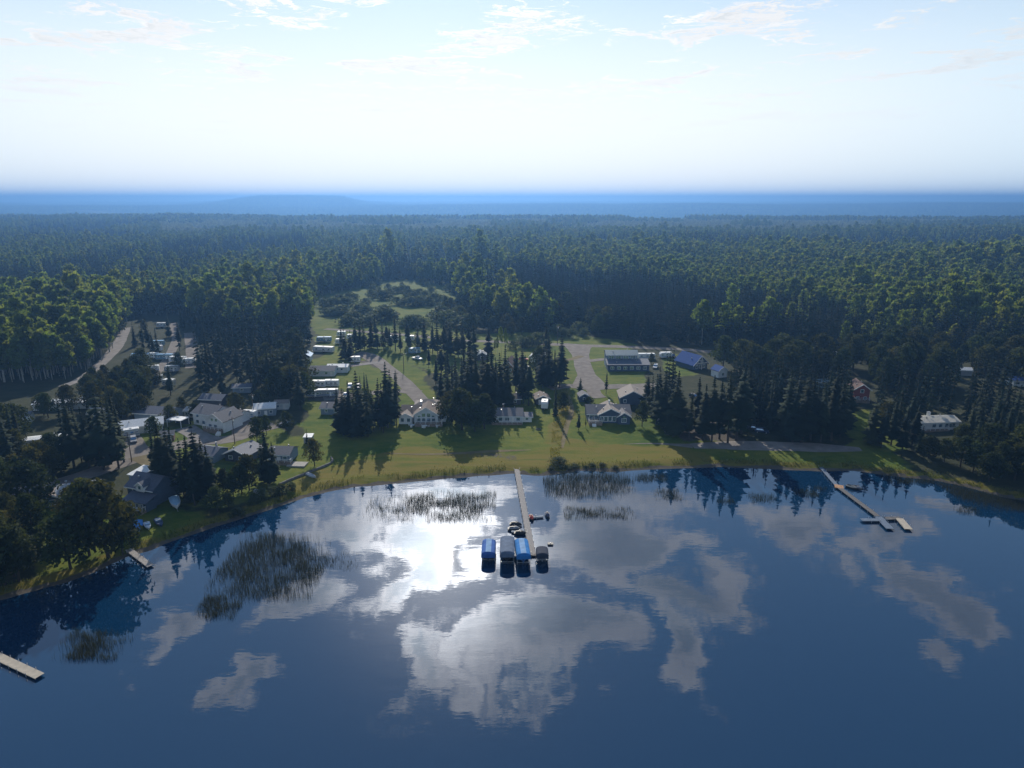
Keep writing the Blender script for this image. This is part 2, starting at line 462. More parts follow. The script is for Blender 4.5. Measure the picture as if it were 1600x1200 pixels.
def build_ground():
    rows = np.concatenate([np.arange(-60, 90, 6.0), 90 * np.exp(np.arange(0, math.log(16500 / 90.0), .0105))])
    cols = np.linspace(-1.0, 1.0, 361); cols = np.sign(cols) * np.abs(cols) ** 1.25 * 1.25
    Yg, A = np.meshgrid(rows, cols, indexing='ij')
    X = A * np.maximum(Yg, 0) + A * 120.0 * (1 - sstep(Yg, 0, 400)); Y = Yg
    Z = zg(X, Y)
    n, k = X.shape; V = np.stack([X, Y, Z], -1).reshape(-1, 3)
    idx = np.arange(n * k).reshape(n, k)
    F = np.stack([idx[:-1, :-1], idx[:-1, 1:], idx[1:, 1:], idx[1:, :-1]], -1).reshape(-1, 4)
    me = np_mesh("ground", V, F, ground_material(), True)
    px, py = project(V[:, 0], V[:, 1], V[:, 2])
    near = (V[:, 1] > 60) & (V[:, 1] < 1200)
    lawn = np.zeros(len(V)); dry = np.zeros(len(V)); sand = np.zeros(len(V))
    ii = np.nonzero(near & (V[:, 1] < 700) & (np.abs(V[:, 0]) < 700))[0]; m = 13; jr = np.random.default_rng(4)
    for k in range(m):                                       # soft, ragged edges
        r = 3.2 * math.sqrt((k + .5) / m); a = 2.4 * k
        wx = (vnoise(V[ii, 0] / 7, V[ii, 1] / 7, 81) - .5) * 7; wy = (vnoise(V[ii, 0] / 7, V[ii, 1] / 7, 82) - .5) * 9
        qx, qy = project(V[ii, 0] + wx + r * math.cos(a), V[ii, 1] + wy + 1.6 * r * math.sin(a), V[ii, 2])
        for arr, polys, amt in ((lawn, LAWN, 1), (dry, DRY, 1), (sand, BARE, .8)):
            hit = np.zeros(len(ii), bool)
            for p in polys: hit |= inside(qx, qy, p)
            arr[ii] += hit * amt / m
    s = np.where(V[:, 1] < 700, shore_dist(V[:, 0], V[:, 1]), 500)
    sand = np.maximum(sand, 1 - sstep(s, 1.2, 2.4)); dry = np.maximum(dry, .7 * (1 - sstep(s, 3, 7)))
    c = np.stack([lawn, dry, sand, np.ones(len(V))], -1).astype(np.float32)
    a = me.color_attributes.new('cover', 'FLOAT_COLOR', 'POINT'); a.data.foreach_set('color', c.ravel())
    o = link("ground", me); tag(o, kind="structure")
    # lake
    w = MB().add([(-9000, -3500, 0), (9000, -3500, 0), (9000, 330, 0), (-9000, 330, 0)], [(0, 1, 2, 3)]).build("lake_water", water_material())
    tag(w, kind="structure")


build_ground()

# ------------------------------------------------------------------ trees
M_SPRUCE = mat("spruce_needles", (.014, .025, .014), .9, .08, vary=.35, translucent=(.12, (1.7, 1.7, .8)), other=(.026, .034, .014))
M_ASPEN = mat("aspen_leaves", (.082, .12, .032), .8, .15, vary=.25, translucent=(.5, (1.8, 1.75, .7)), other=(.125, .138, .036))
M_BROAD = mat("broad_leaves", (.03, .047, .017), .85, .1, vary=.4, translucent=(.34, (1.6, 1.4, .7)), other=(.065, .066, .02))
M_WILLOW = mat("willow_leaves", (.07, .09, .042), .8, .15, vary=.3, translucent=(.35, (1.4, 1.3, .8)))
M_YOUNG = mat("young_growth_leaves", (.19, .205, .10), .8, .15, vary=.25, translucent=(.45, (1.6, 1.5, .9)))
M_BARK = mat("dark_bark", (.06, .048, .038), .95, .1, noise=(3, .3))
M_PALE = mat("pale_bark", (.34, .33, .29), .85, .15, noise=(2.5, .35))


def spruce_crown(rng, h=18.0, levels=24, per=8, width=.15, base=.1, ragged=0.0):
    V, F = [], []
    for i in range(levels):
        if rng.random() < ragged: continue
        t = i / (levels - 1.0); z = h * (base + (1 - base) * t ** .95)
        r = h * width * (1 - t) ** .85 * (.55 + .75 * rng.random()) * (1 - .35 * max(0, .12 - t) / .12) + .12
        a0 = rng.random() * 6.28
        for k in range(per):
            a = a0 + 2 * PI * k / per + rng.normal() * .22; rr = r * (.5 + .8 * rng.random()); dz = rr * (.28 + .2 * rng.random()) * (1 - .6 * t) - rr * .25 * t
            ca, sa = math.cos(a), math.sin(a); w = rr * (.30 + .12 * rng.random()) + .08
            b = len(V); up = h * .022
            mx, my = ca * rr * .55, sa * rr * .55
            V += [(ca * .05, sa * .05, z + up), (mx - sa * w, my + ca * w, z - dz * .75 - .12 * rr), (ca * rr, sa * rr, z - dz), (mx + sa * w, my - ca * w, z - dz * .75 - .12 * rr), (mx, my, z - dz * .3 + up * .6)]
            F += [(b, b + 1, b + 4), (b + 1, b + 2, b + 4), (b + 2, b + 3, b + 4), (b + 3, b, b + 4)]
    b = len(V); V += [(.16, 0, h * .955), (-.1, .14, h * .955), (-.1, -.14, h * .955), (0, 0, h * 1.02)]
    F += [(b, b + 1, b + 3), (b + 1, b + 2, b + 3), (b + 2, b, b + 3)]
    return np.array(V), np.array(F)


def leaf_cloud(rng, centres, radii, per, size, flat=.75):
    """leaf-clump quads scattered through lobes"""
    n = len(centres) * per
    c = np.repeat(np.array(centres), per, 0); r = np.repeat(np.array(radii), per)[:, None]
    d = rng.normal(size=(n, 3)); d /= np.linalg.norm(d, axis=1)[:, None]
    p = c + d * r * (rng.random((n, 1)) ** .38) * np.array([1, 1, flat])
    u = rng.normal(size=(n, 3)); u /= np.linalg.norm(u, axis=1)[:, None]
    w = np.cross(u, d + rng.normal(size=(n, 3)) * .6); w /= np.linalg.norm(w, axis=1)[:, None]
    s = size * (.6 + .8 * rng.random((n, 1)))
    V = np.stack([p - u * s - w * s * .15, p - w * s * .6, p + u * s + w * s * .1, p + w * s * .7], 1).reshape(-1, 3)
    return V, np.arange(n * 4).reshape(-1, 4)


def broad_crown(rng, h, rx, z0, lobes, per, size, top=1.0):
    C, Rr = [], []
    for i in range(lobes):
        t = (i + .5) / lobes; z = z0 + (h - z0) * (.12 + .8 * t)
        prof = math.sin(PI * min(1, .16 + .84 * t) ** .85) ** .6
        a = i * 2.4 + rng.random() * 1.2; q = rx * prof * (.25 + .6 * rng.random())
        C.append((math.cos(a) * q, math.sin(a) * q, z)); Rr.append(rx * (.34 + .2 * rng.random()) * (.6 + .5 * prof))
    C.append((0, 0, h - rx * .3)); Rr.append(rx * .4)
    return leaf_cloud(rng, C, Rr, per, size)


def trunk_mesh(name, h, r, m, limbs=0, rng=None, z0=.4, spread=2.0):
    b = MB(); k = 4
    pts = [Vector(((rng.random() - .5) * .25 * i if rng else 0, (rng.random() - .5) * .25 * i if rng else 0, h * i / k)) for i in range(k + 1)]
    pts[0].z = -.4
    for i in range(k): b.tube(pts[i], pts[i + 1], r * (1 - .85 * i / k), r * (1 - .85 * (i + 1) / k), 6, False)
    for i in range(limbs):
        z = h * (z0 + (.92 - z0) * i / max(1, limbs)); a = i * 2.4
        b.tube((0, 0, z), (math.cos(a) * spread, math.sin(a) * spread, z + spread * .8), r * .35, .03, 4, False)
    return b.mesh(name, m)


# prototypes: kind -> list of (trunk mesh, crown mesh, height)
PROTO = {}
def protos():
    rg = np.random.default_rng(5)
    L = []
    for h, w, lv, per, base in ((18, .135, 26, 8, .10), (20, .115, 28, 8, .14), (15, .16, 22, 8, .06), (19, .125, 26, 7, .2), (17, .17, 20, 7, .12), (20, .095, 24, 6, .26), (16, .145, 18, 6, .16)):
        V, F = spruce_crown(rg, h, lv, per, w, base, .05)
        L.append((trunk_mesh("spruce_trunk", h * .93, h * .012, M_BARK), np_mesh("spruce_crown", V, F, M_SPRUCE), h))
    PROTO['spruce'] = L
    V, F = spruce_crown(rg, 10, 24, 9, .09, .02); PROTO['column'] = [(trunk_mesh("column_trunk", 8, .12, M_BARK), np_mesh("column_crown", V, F, M_SPRUCE), 10)]
    L = []
    for h, rx, z0 in ((20, 3.0, 9.5), (22, 3.4, 11), (18, 2.7, 8)):
        V, F = broad_crown(rg, h, rx, z0, 15, 62, .42)
        L.append((trunk_mesh("aspen_trunk", h * .9, .19, M_PALE, 6, rg, .5, 1.5), np_mesh("aspen_crown", V, F, M_ASPEN), h))
    PROTO['aspen'] = L
    L = []
    for h, rx, z0 in ((12, 4.2, 1.8), (13, 3.6, 2.2), (10, 4.4, 1.2)):
        V, F = broad_crown(rg, h, rx, z0, 22, 70, .36)
        L.append((trunk_mesh("broadleaf_trunk", h * .85, .24, M_BARK, 7, rg, .25, 2.0), np_mesh("broadleaf_crown", V, F, M_BROAD), h))
    PROTO['broad'] = L
    L = []
    for h, rx in ((4, 3.0), (5, 3.4), (3.2, 2.6)):
        V, F = broad_crown(rg, h, rx, .1, 14, 50, .3)
        L.append((trunk_mesh("willow_stems", h * .7, .1, M_BARK, 8, rg, .1, 1.6), np_mesh("willow_crown", V, F, M_WILLOW), h))
    PROTO['willow'] = L


protos()
TREE_NAMES = {'spruce': ('spruce_tree', 'spruce'), 'aspen': ('aspen_tree', 'aspen'), 'broad': ('broadleaf_tree', 'tree'), 'willow': ('willow_shrub', 'shrub'), 'column': ('columnar_spruce', 'spruce')}
COUNT = {}
EXTRA = []          # trees past the number worth telling apart: (x, y, z, kind, size, width)


def tree(kind, x, y, h, label, group=None, wide=1.0, z=None):
    name, cat = TREE_NAMES[kind]
    tr, cr, h0 = PROTO[kind][random.randrange(len(PROTO[kind]))]
    COUNT[kind] = COUNT.get(kind, 0) + 1
    z = float(zg(x, y)[0]) if z is None else z
    e = link(name, None, None, (x, y, z), random.random() * 6.28); s = h / h0
    wide *= .8 + .45 * random.random() if kind == 'spruce' else .92 + .2 * random.random()
    e.scale = (s * wide, s * wide * (.9 + .2 * random.random()), s); e.rotation_euler[0] = random.gauss(0, .025); e.rotation_euler[1] = random.gauss(0, .025); e.empty_display_size = .5
    link("trunk", tr, e); link("crown", cr, e)
    return tag(e, label, cat, group)


def tree_px(kind, px, py, h, label, group=None, wide=1.0):
    x, y, z = G(px, py); return tree(kind, x, y, h, label, group, wide, z)


# far forest: instanced low-detail trees on the points of one mesh
def forest_protos():
    rg = np.random.default_rng(21); c = bpy.data.collections.new("forest_kinds"); k = 0

    def put(parts):
        nonlocal k
        Vs, Fs, Ms, mats, b = [], [], [], [], 0
        me = bpy.data.meshes.new("forest_kind")
        for V, F, m in parts:
            F = np.asarray(F); 
            if F.shape[1] == 3: F = np.concatenate([F, F[:, :1] * 0 - 1], 1)
            if m not in mats: mats.append(m)
            Vs.append(V); Fs += [tuple(int(q) + b for q in f if q >= 0) for f in F]; Ms += [mats.index(m)] * len(F); b += len(V)
        me.from_pydata(np.concatenate(Vs).tolist(), [], Fs)
        for m in mats: me.materials.append(m)
        me.polygons.foreach_set('material_index', Ms); me.update()
        o = bpy.data.objects.new("forest_kind_%02d" % k, me); c.objects.link(o); k += 1

    def stem(h, r, m):
        V = np.array([(r, 0, -.5), (-r * .5, r * .87, -.5), (-r * .5, -r * .87, -.5), (r * .4, 0, h), (-r * .2, r * .35, h), (-r * .2, -r * .35, h)])
        return V, np.array([(0, 1, 4, 3), (1, 2, 5, 4), (2, 0, 3, 5)]), m
    for h, w, lv in ((18, .13, 12), (20, .115, 13), (16, .15, 11)):                       # 0-2 spruce
        V, F = spruce_crown(rg, h, lv, 6, w * 1.08, .1); put([(V, F, M_SPRUCE), stem(h * .9, .2, M_BARK)])
    for h, rx, z0 in ((19, 3.1, 8), (21, 3.3, 9), (17, 2.9, 7)):                            # 3-5 aspen
        V, F = broad_crown(rg, h, rx * 1.3, z0 * .7, 14, 34, .8); put([(V, F, M_ASPEN), stem(h * .85, .17, M_PALE)])
    for h, rx in ((13, 4.0), (11, 3.6)):                                                   # 6-7 dark broadleaf
        V, F = broad_crown(rg, h, rx, 2, 10, 36, .66); put([(V, F, M_BROAD), stem(h * .7, .2, M_BARK)])
    for h, rx in ((4.5, 3.0), (3.6, 2.6)):                                                 # 8-9 willow scrub
        V, F = broad_crown(rg, h, rx, .1, 8, 28, .5); put([(V, F, M_WILLOW)])
    for mixk in range(4):                                                                  # 10-13 patches of forest for the distance
        parts = []
        for i in range(26):
            ox, oy = rg.random() * 50 - 25, rg.random() * 50 - 25; sc = .8 + .45 * rg.random()
            if rg.random() < (.85, .5, .2, .05)[mixk]: V, F = spruce_crown(rg, 18, 6, 5, .16, .08); m = M_SPRUCE
            else: V, F = broad_crown(rg, 17, 3.6, 4, 6, 9, 1.35); m = M_ASPEN if rg.random() < .75 else M_BROAD
            parts.append((V * sc + np.array([ox, oy, 0]), F, m))
        put(parts)
    for h, rx in ((11, 3.4), (9, 3.0)):                                                    # 14-15 pale young growth
        V, F = broad_crown(rg, h, rx, 1, 9, 30, .8); put([(V, F, M_YOUNG)])
    return c


def instancer(name, pts, kinds, scl, rot, coll, label, cat):
    me = bpy.data.meshes.new(name); me.vertices.add(len(pts)); me.vertices.foreach_set('co', np.asarray(pts, np.float32).ravel())
    a = me.attributes.new('kind_index', 'INT', 'POINT'); a.data.foreach_set('value', np.asarray(kinds, np.int32))
    a = me.attributes.new('size', 'FLOAT_VECTOR', 'POINT'); a.data.foreach_set('vector', np.asarray(scl, np.float32).ravel())
    a = me.attributes.new('turn', 'FLOAT_VECTOR', 'POINT'); a.data.foreach_set('vector', np.asarray(rot, np.float32).ravel())
    ng = bpy.data.node_groups.new(name, 'GeometryNodeTree')
    ng.interface.new_socket('Geometry', in_out='INPUT', socket_type='NodeSocketGeometry'); ng.interface.new_socket('Geometry', in_out='OUTPUT', socket_type='NodeSocketGeometry')
    N, L = ng.nodes, ng.links
    gi, go = N.new('NodeGroupInput'), N.new('NodeGroupOutput'); iop = N.new('GeometryNodeInstanceOnPoints'); ci = N.new('GeometryNodeCollectionInfo')
    ci.inputs['Collection'].default_value = coll; ci.inputs['Separate Children'].default_value = True; ci.inputs['Reset Children'].default_value = True

    def attr(n, t):
        q = N.new('GeometryNodeInputNamedAttribute'); q.data_type = t; q.inputs['Name'].default_value = n; return q.outputs['Attribute']
    L.new(gi.outputs[0], iop.inputs['Points']); L.new(ci.outputs[0], iop.inputs['Instance']); iop.inputs['Pick Instance'].default_value = True
    L.new(attr('kind_index', 'INT'), iop.inputs['Instance Index']); L.new(attr('size', 'FLOAT_VECTOR'), iop.inputs['Scale'])
    e2r = N.new('FunctionNodeEulerToRotation'); L.new(attr('turn', 'FLOAT_VECTOR'), e2r.inputs[0]); L.new(e2r.outputs[0], iop.inputs['Rotation'])
    L.new(iop.outputs[0], go.inputs[0])
    o = link(name, me); o.modifiers.new("scatter", 'NODES').node_group = ng
    return tag(o, label, cat, kind="stuff")


# pixel row of the front edge of the wild forest, by pixel column
FRONT_X = [-400, 0, 100, 150, 178, 190, 205, 228, 300, 320, 400, 485, 492, 560, 600, 640, 700, 742, 800, 850, 900, 960, 1000, 1100, 1200, 1600, 2000]
FRONT_Y = [605, 600, 594, 575, 545, 520, 500, 492, 494, 520, 530, 515, 464, 452, 440, 438, 448, 496, 512, 520, 512, 528, 537, 541, 548, 552, 560]
SPRUCE_WOOD = [(560, 420), (700, 415), (760, 428), (1000, 456), (1150, 476), (1300, 502), (1480, 530), (1700, 548), (1700, 620), (1000, 600), (960, 530), (840, 505), (760, 440), (600, 440)]
SPRUCE_BAND = [(900, 382), (1050, 380), (1420, 378), (1700, 380), (1700, 398), (1400, 402), (1100, 398), (900, 395)]
SCRUB = [(545, 400), (640, 392), (770, 402), (790, 440), (800, 505), (740, 480), (700, 430), (600, 426), (520, 446)]
MEADOW = [(492, 470), (560, 458), (600, 440), (640, 440), (700, 452), (735, 500), (735, 540), (480, 540)]
CLEARINGS = [[(345, 396), (380, 394), (385, 404), (350, 406)], [(85, 386), (160, 388), (160, 392), (85, 391)], [(300, 356), (520, 362), (500, 367), (300, 362)], [(205, 560), (150, 620), (185, 525), (200, 515)]]


def build_forest():
    X, Y = [], []
    y = 285.0
    while y < 2380:                                         # jittered rows, wider apart with distance
        st = 4.1 if y < 800 else 4.1 + (y - 800) * .0034
        half = .9 * y + 60; n = int(2 * half / st)
        X.append(-half + (np.arange(n) + RNG.random(n)) * st); Y.append(y + (RNG.random(n) - .5) * st * 1.3); y += st
    X = np.concatenate(X); Y = np.concatenate(Y)
    px, py = project(X, Y, 3.0)
    keep = (py < np.interp(px, FRONT_X, FRONT_Y)) & (px > -260) & (px < 1860)
    for p in CLEARINGS: keep &= ~inside(px, py, p)
    keep &= ~((vnoise(X / 38, Y / 60, 49) > .84) & (Y > 520))                     # small openings in the woods
    keep &= ~(inside(px, py, SCRUB) & (RNG.random(len(px)) > .2 + .5 * sstep(vnoise(X / 22, Y / 40, 47), .35, .65)))       # open scrub, grass between
    X, Y, px, py = X[keep], Y[keep], px[keep], py[keep]; n = len(X)
    u = RNG.random(n); s = .68 + .5 * RNG.random(n)
    nz = vnoise(X / 210, Y / 260, 31) * .78 + vnoise(X / 30, Y / 30, 33) * .22
    ps = np.clip((nz - .46) * 9, .02, .97)                  # share of spruce
    left = px < 480; ps = np.where(left, np.clip(ps * 1.0 + .16, 0, .92), ps * .55)
    ps = np.where(inside(px, py, SPRUCE_WOOD), np.clip(.95 + (nz - .45) * 1.2, .7, 1), ps)
    ps = np.where(inside(px, py, SPRUCE_BAND), .93, ps)
    band = (Y > 1420 + 160 * vnoise(X / 300, X * 0, 43)) & (px > 250) & ~inside(px, py, SPRUCE_BAND); ps = np.where(band, .04, ps)
    ps = np.where((px < 186) & (py > 488), .03, ps)
    kind = np.where(u < ps, RNG.integers(0, 3, n), RNG.integers(3, 6, n))
    br = (kind >= 3) & (RNG.random(n) < np.where((px < 186) & (py > 488), .0, np.where(px < 560, .62, .28))); kind = np.where(br, RNG.integers(6, 8, n), kind)
    kind = np.where(band & (kind > 2) & (vnoise(X / 160, Y / 120, 44) > .25), RNG.integers(14, 16, n), kind); s = np.where(band & (kind < 3), s * .7, s); sc = inside(px, py, SCRUB); kind = np.where(sc & (RNG.random(n) < .86), RNG.integers(8, 10, n), kind); s = np.where(sc, s * 1.5, s)
    s = np.where((px < 186) & (py > 488), s * 1.05, s)
    s *= (.7 + .5 * vnoise(X / 70, Y / 70, 41)) * (.78 + .4 * vnoise(X / 260, Y / 330, 42)); s = np.where(RNG.random(n) < .06, s * 1.3, s)
    Z = zg(X, Y)
    P1, K1, S1 = np.stack([X, Y, Z], -1), kind, np.stack([s, s, s], -1)
    X, Y = [], []; y = 2380.0
    while y < 9000:
        st = 34 + (y - 2600) * .006; half = .85 * y; n = int(2 * half / st)
        X.append(-half + (np.arange(n) + RNG.random(n)) * st); Y.append(y + (RNG.random(n) - .5) * st); y += st
    X = np.concatenate(X); Y = np.concatenate(Y); n = len(X)
    nz = vnoise(X / 420, Y / 300, 51); q = np.clip((nz + (RNG.random(n) - .5) * .35) * 4, 0, 3.99).astype(int)
    open_ = (vnoise(X / 500 + 9, Y / 260, 57) > .8) & (px.mean() > 0); sel = ~open_
    X, Y, q = X[sel], Y[sel], q[sel]; n = len(X); s = (.9 + .35 * RNG.random(n)) * (1 + (Y - 2600) / 16000)
    q = np.where((Y > 3300) & (Y < 6600), 3 - (RNG.random(n) < .2), q)
    P2, K2, S2 = np.stack([X, Y, zg(X, Y)], -1), 13 - q, np.stack([s, s, s * .95], -1)
    E = np.array(EXTRA); P3, K3, S3 = E[:, :3], E[:, 3].astype(int), np.stack([E[:, 5], E[:, 5], E[:, 4]], -1)
    P = np.concatenate([P1, P2, P3]); K = np.concatenate([K1, K2, K3]); S = np.concatenate([S1, S2, S3])
    rot = np.zeros((len(P), 3)); rot[:, 2] = RNG.random(len(P)) * 6.28; rot[:, 0] = RNG.normal(size=len(P)) * .02
    print("forest instances", len(P))
    instancer("forest", P, K, S, rot, forest_protos(), "mixed spruce and aspen forest stretching to the horizon", "forest")


# ------------------------------------------------------------------ roads and drives
M_GRAVEL = mat("gravel_road", (.195, .172, .152), .95, .1, noise=(.35, .22), bump=.3)
M_DARKGRAVEL = mat("pale_gravel", (.23, .21, .195), .95, .1, noise=(.4, .2), bump=.3)
M_TRACK = mat("worn_track", (.16, .13, .07), .95, .1, noise=(.3, .25))
M_CONC = mat("concrete_pad", (.36, .34, .31), .9, .2, noise=(.8, .12))
ROADS = []
BLOCK = []          # (x, y, r) kept clear of scattered trees


def smooth_line(P, step=2.0):
    P = np.array(P, float); n = len(P); out = []
    for i in range(n - 1):
        p0, p1, p2, p3 = P[max(i - 1, 0)], P[i], P[i + 1], P[min(i + 2, n - 1)]
        k = max(2, int(np.linalg.norm(p2 - p1) / step))
        for t in np.arange(k) / k:
            out.append(.5 * ((2 * p1) + (-p0 + p2) * t + (2 * p0 - 5 * p1 + 4 * p2 - p3) * t * t + (-p0 + 3 * p1 - 3 * p2 + p3) * t ** 3))
    return np.array(out + [P[-1]])


def road(name, px, width, m, lift=.06, keep=True):
    """strip laid on the ground; width is a number or one per point"""
    C = smooth_line([G(*p)[:2] for p in px]); n = len(C)
    W = np.full(n, width) if not hasattr(width, '__len__') else np.interp(np.linspace(0, 1, n), np.linspace(0, 1, len(width)), width)
    T = np.gradient(C, axis=0); T /= np.linalg.norm(T, axis=1)[:, None]; Nn = np.stack([-T[:, 1], T[:, 0]], -1)
    k = 7; u = np.linspace(-.5, .5, k)
    wob = 1 + .12 * (vnoise(np.arange(n) / 4.0, np.zeros(n), 77) - .5)
    XY = C[:, None, :] + Nn[:, None, :] * (W * wob)[:, None, None] * u[None, :, None]
    Z = zg(XY[..., 0], XY[..., 1]) + lift
    V = np.concatenate([XY, Z[..., None]], -1).reshape(-1, 3); idx = np.arange(n * k).reshape(n, k)
    F = np.stack([idx[:-1, :-1], idx[1:, :-1], idx[1:, 1:], idx[:-1, 1:]], -1).reshape(-1, 4)
    o = link(name, np_mesh(name, V, F, m)); tag(o, kind="structure")
    if keep:
        for c, w in zip(C, W): BLOCK.append((c[0], c[1], w * .5 + 1.2))
    return o


road("road", [(740, 533), (800, 535), (860, 538), (910, 540), (1000, 543), (1090, 548), (1180, 556)], 6.5, M_GRAVEL)
road("road", [(903, 541), (907, 555), (911, 572), (918, 590), (922, 606)], [16, 8.5, 8, 8.5, 16], M_GRAVEL, .075)
road("road", [(858, 607), (890, 603), (920, 606), (960, 604), (1000, 603), (1030, 602)], 6.5, M_GRAVEL, .09)
road("driveway", [(925, 606), (930, 616), (938, 622)], 6, M_GRAVEL, .105)
road("driveway", [(1010, 606), (1024, 630), (1034, 655), (1050, 680)], [8, 5, 4, 3.5], M_GRAVEL, .105)
road("driveway", [(911, 565), (940, 562), (960, 561)], 5, M_GRAVEL, .09)
road("driveway", [(909, 556), (890, 562), (872, 563)], 4, M_TRACK, .09)
road("road", [(556, 553), (575, 556), (600, 572), (628, 594), (648, 615), (662, 630)], [10, 8.5, 7, 6.5, 6.5, 6.5], M_GRAVEL)
road("road", [(508, 514), (540, 516), (590, 520), (640, 524), (700, 530), (742, 533)], 5, M_GRAVEL)
road("driveway", [(655, 614), (620, 611), (580, 614), (545, 618), (505, 622)], [7, 5, 5, 7, 8], M_GRAVEL, .075)
road("driveway", [(545, 572), (575, 568), (600, 566)], 5, M_DARKGRAVEL, .09)
road("road", [(430, 664), (400, 672), (360, 686), (310, 690), (260, 700), (222, 712), (170, 730), (110, 750), (40, 772), (-40, 795)], 7.5, M_GRAVEL)
road("driveway", [(222, 712), (212, 700), (208, 690), (200, 676)], [9, 7, 6, 5], M_GRAVEL, .075)
road("driveway", [(325, 690), (305, 678), (288, 668)], [9, 7, 7], M_DARKGRAVEL, .075)
road("driveway", [(385, 680), (382, 668), (380, 657)], [9, 9, 11], M_GRAVEL, .075)
road("driveway", [(222, 712), (235, 724), (247, 740), (255, 752)], [8, 5, 4, 3], M_TRACK, .075)
road("road", [(98, 604), (130, 590), (158, 568), (180, 545), (190, 528), (196, 512)], [4, 5, 5.5, 6, 6, 6], M_DARKGRAVEL)
road("road", [(1082, 697), (1130, 696), (1200, 697), (1270, 699), (1345, 702)], [4, 8, 8, 8, 3], M_DARKGRAVEL)
road("path", [(600, 708), (660, 710), (720, 708), (770, 705), (830, 703)], [.2, 1.2, 1.6, 2.2, .3], M_TRACK, .05, False)
road("path", [(887, 618), (893, 640), (884, 670), (878, 700)], [1.5, 2, 2, 1], M_TRACK, .05, False)
road("path", [(975, 694), (1010, 693), (1040, 694), (1082, 697)], [.2, .8, 1.5, 4], M_GRAVEL, .05, False)
road("driveway", [(240, 588), (262, 560), (275, 530), (270, 505)], 4.5, M_GRAVEL, .06)
road("driveway", [(300, 575), (300, 545), (296, 520)], 6, M_GRAVEL, .075)

# ------------------------------------------------------------------ buildings
M_GLASS = mat("window_glass", (.30, .42, .55), .12, .6, .75)
M_TRIM = mat("white_trim", (.78, .78, .76), .6, .3)
M_DECKWOOD = mat("deck_boards", (.25, .19, .14), .85, .15, noise=(1.5, .2))
M_STEEL = mat("galvanised_metal", (.45, .46, .47), .4, .5, .6)
WALL = {n: mat(n + "_siding", c, .75, .2, noise=(1.2, .07)) for n, c in dict(
    white=(.74, .75, .74), pale=(.62, .66, .68), bluegrey=(.22, .28, .34), navy=(.07, .10, .15), grey=(.34, .35, .36), brown=(.2, .13, .09), red=(.26, .08, .07),
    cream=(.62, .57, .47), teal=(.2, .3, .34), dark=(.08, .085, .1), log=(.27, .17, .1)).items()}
ROOF = {n: mat(n + "_roofing", c, r, .3, 0, noise=(2.2, .14), bump=.2) for n, c, r in (
    ('grey', (.17, .165, .17), .85), ('brown', (.17, .135, .115), .85), ('dark', (.06, .06, .07), .8), ('white', (.7, .71, .7), .5), ('blue', (.03, .085, .27), .9), ('metal', (.42, .43, .44), .35),
    ('teal', (.14, .2, .23), .5), ('taupe', (.24, .205, .18), .85), ('slate', (.10, .115, .15), .7), ('redbrown', (.13, .085, .075), .95), ('sky', (.12, .3, .5), .5), ('cream', (.5, .47, .4), .7))}
WINCACHE = {}


def window(root, x, y, z, w, h, face=0.0, arched=False):
    """window centred at (x, y, z); face = turn about z (0 looks to -y)"""
    k = (round(w, 2), round(h, 2), arched)
    if k not in WINCACHE:
        f = MB(); t = .13
        f.box(-w / 2 - t, w / 2 + t, -.09, .02, -h / 2 - t, -h / 2); f.box(-w / 2 - t, w / 2 + t, -.09, .02, h / 2, h / 2 + t)
        f.box(-w / 2 - t, -w / 2, -.09, .02, -h / 2, h / 2); f.box(w / 2, w / 2 + t, -.09, .02, -h / 2, h / 2)
        if w > 1.3: f.box(-.05, .05, -.085, .02, -h / 2, h / 2)
        p = MB()
        if arched:
            arc = [(w / 2 * math.cos(a), h / 2 + t + w / 2 * math.sin(a)) for a in np.linspace(0, PI, 9)]; p.extrude_y(arc, -.04, .02)
        p.box(-w / 2, w / 2, -.045, .02, -h / 2, h / 2)
        WINCACHE[k] = (f.mesh("window_frame", M_TRIM), p.mesh("pane", M_GLASS))
    fm, pm = WINCACHE[k]
    o = link("window", fm, root, (x, y, z), face); link("pane", pm, o)
    return o


def roof_gable(axis, w, d, h, s, ov=.5, t=.2, zoff=.02):
    """ridge along axis; the block stands on x in -w/2..w/2, y in 0..d"""
    b = MB()
    if axis == 'x':
        half, prof0 = d / 2, d / 2
        a = [(-ov, h - ov * s + zoff), (half, h + half * s + zoff), (d + ov, h - ov * s + zoff)]
        prof = a + [(y, z + t) for y, z in reversed(a)]
        b.extrude_x(prof, -w / 2 - ov, w / 2 + ov)
    else:
        half = w / 2
        a = [(-half - ov, h - ov * s + zoff), (0, h + half * s + zoff), (half + ov, h - ov * s + zoff)]
        prof = a + [(x, z + t) for x, z in reversed(a)]
        b.extrude_y(prof, -ov, d + ov)
    return b


def roof_hip(w, d, h, s, ov=.5):
    b = MB(); x0, x1, y0, y1 = -w / 2 - ov, w / 2 + ov, -ov, d + ov; rise = (d / 2 + ov) * s; z = h - .05
    k = d / 2 + ov
    vs = [(x0, y0, z), (x1, y0, z), (x1, y1, z), (x0, y1, z), (x0 + k, d / 2, z + rise), (x1 - k, d / 2, z + rise), (x0, y0, z - .18), (x1, y0, z - .18), (x1, y1, z - .18), (x0, y1, z - .18)]
    fs = [(0, 1, 5, 4), (1, 2, 5), (2, 3, 4, 5), (3, 0, 4), (6, 7, 1, 0), (7, 8, 2, 1), (8, 9, 3, 2), (9, 6, 0, 3), (9, 8, 7, 6)]
    return b.add(vs, fs)


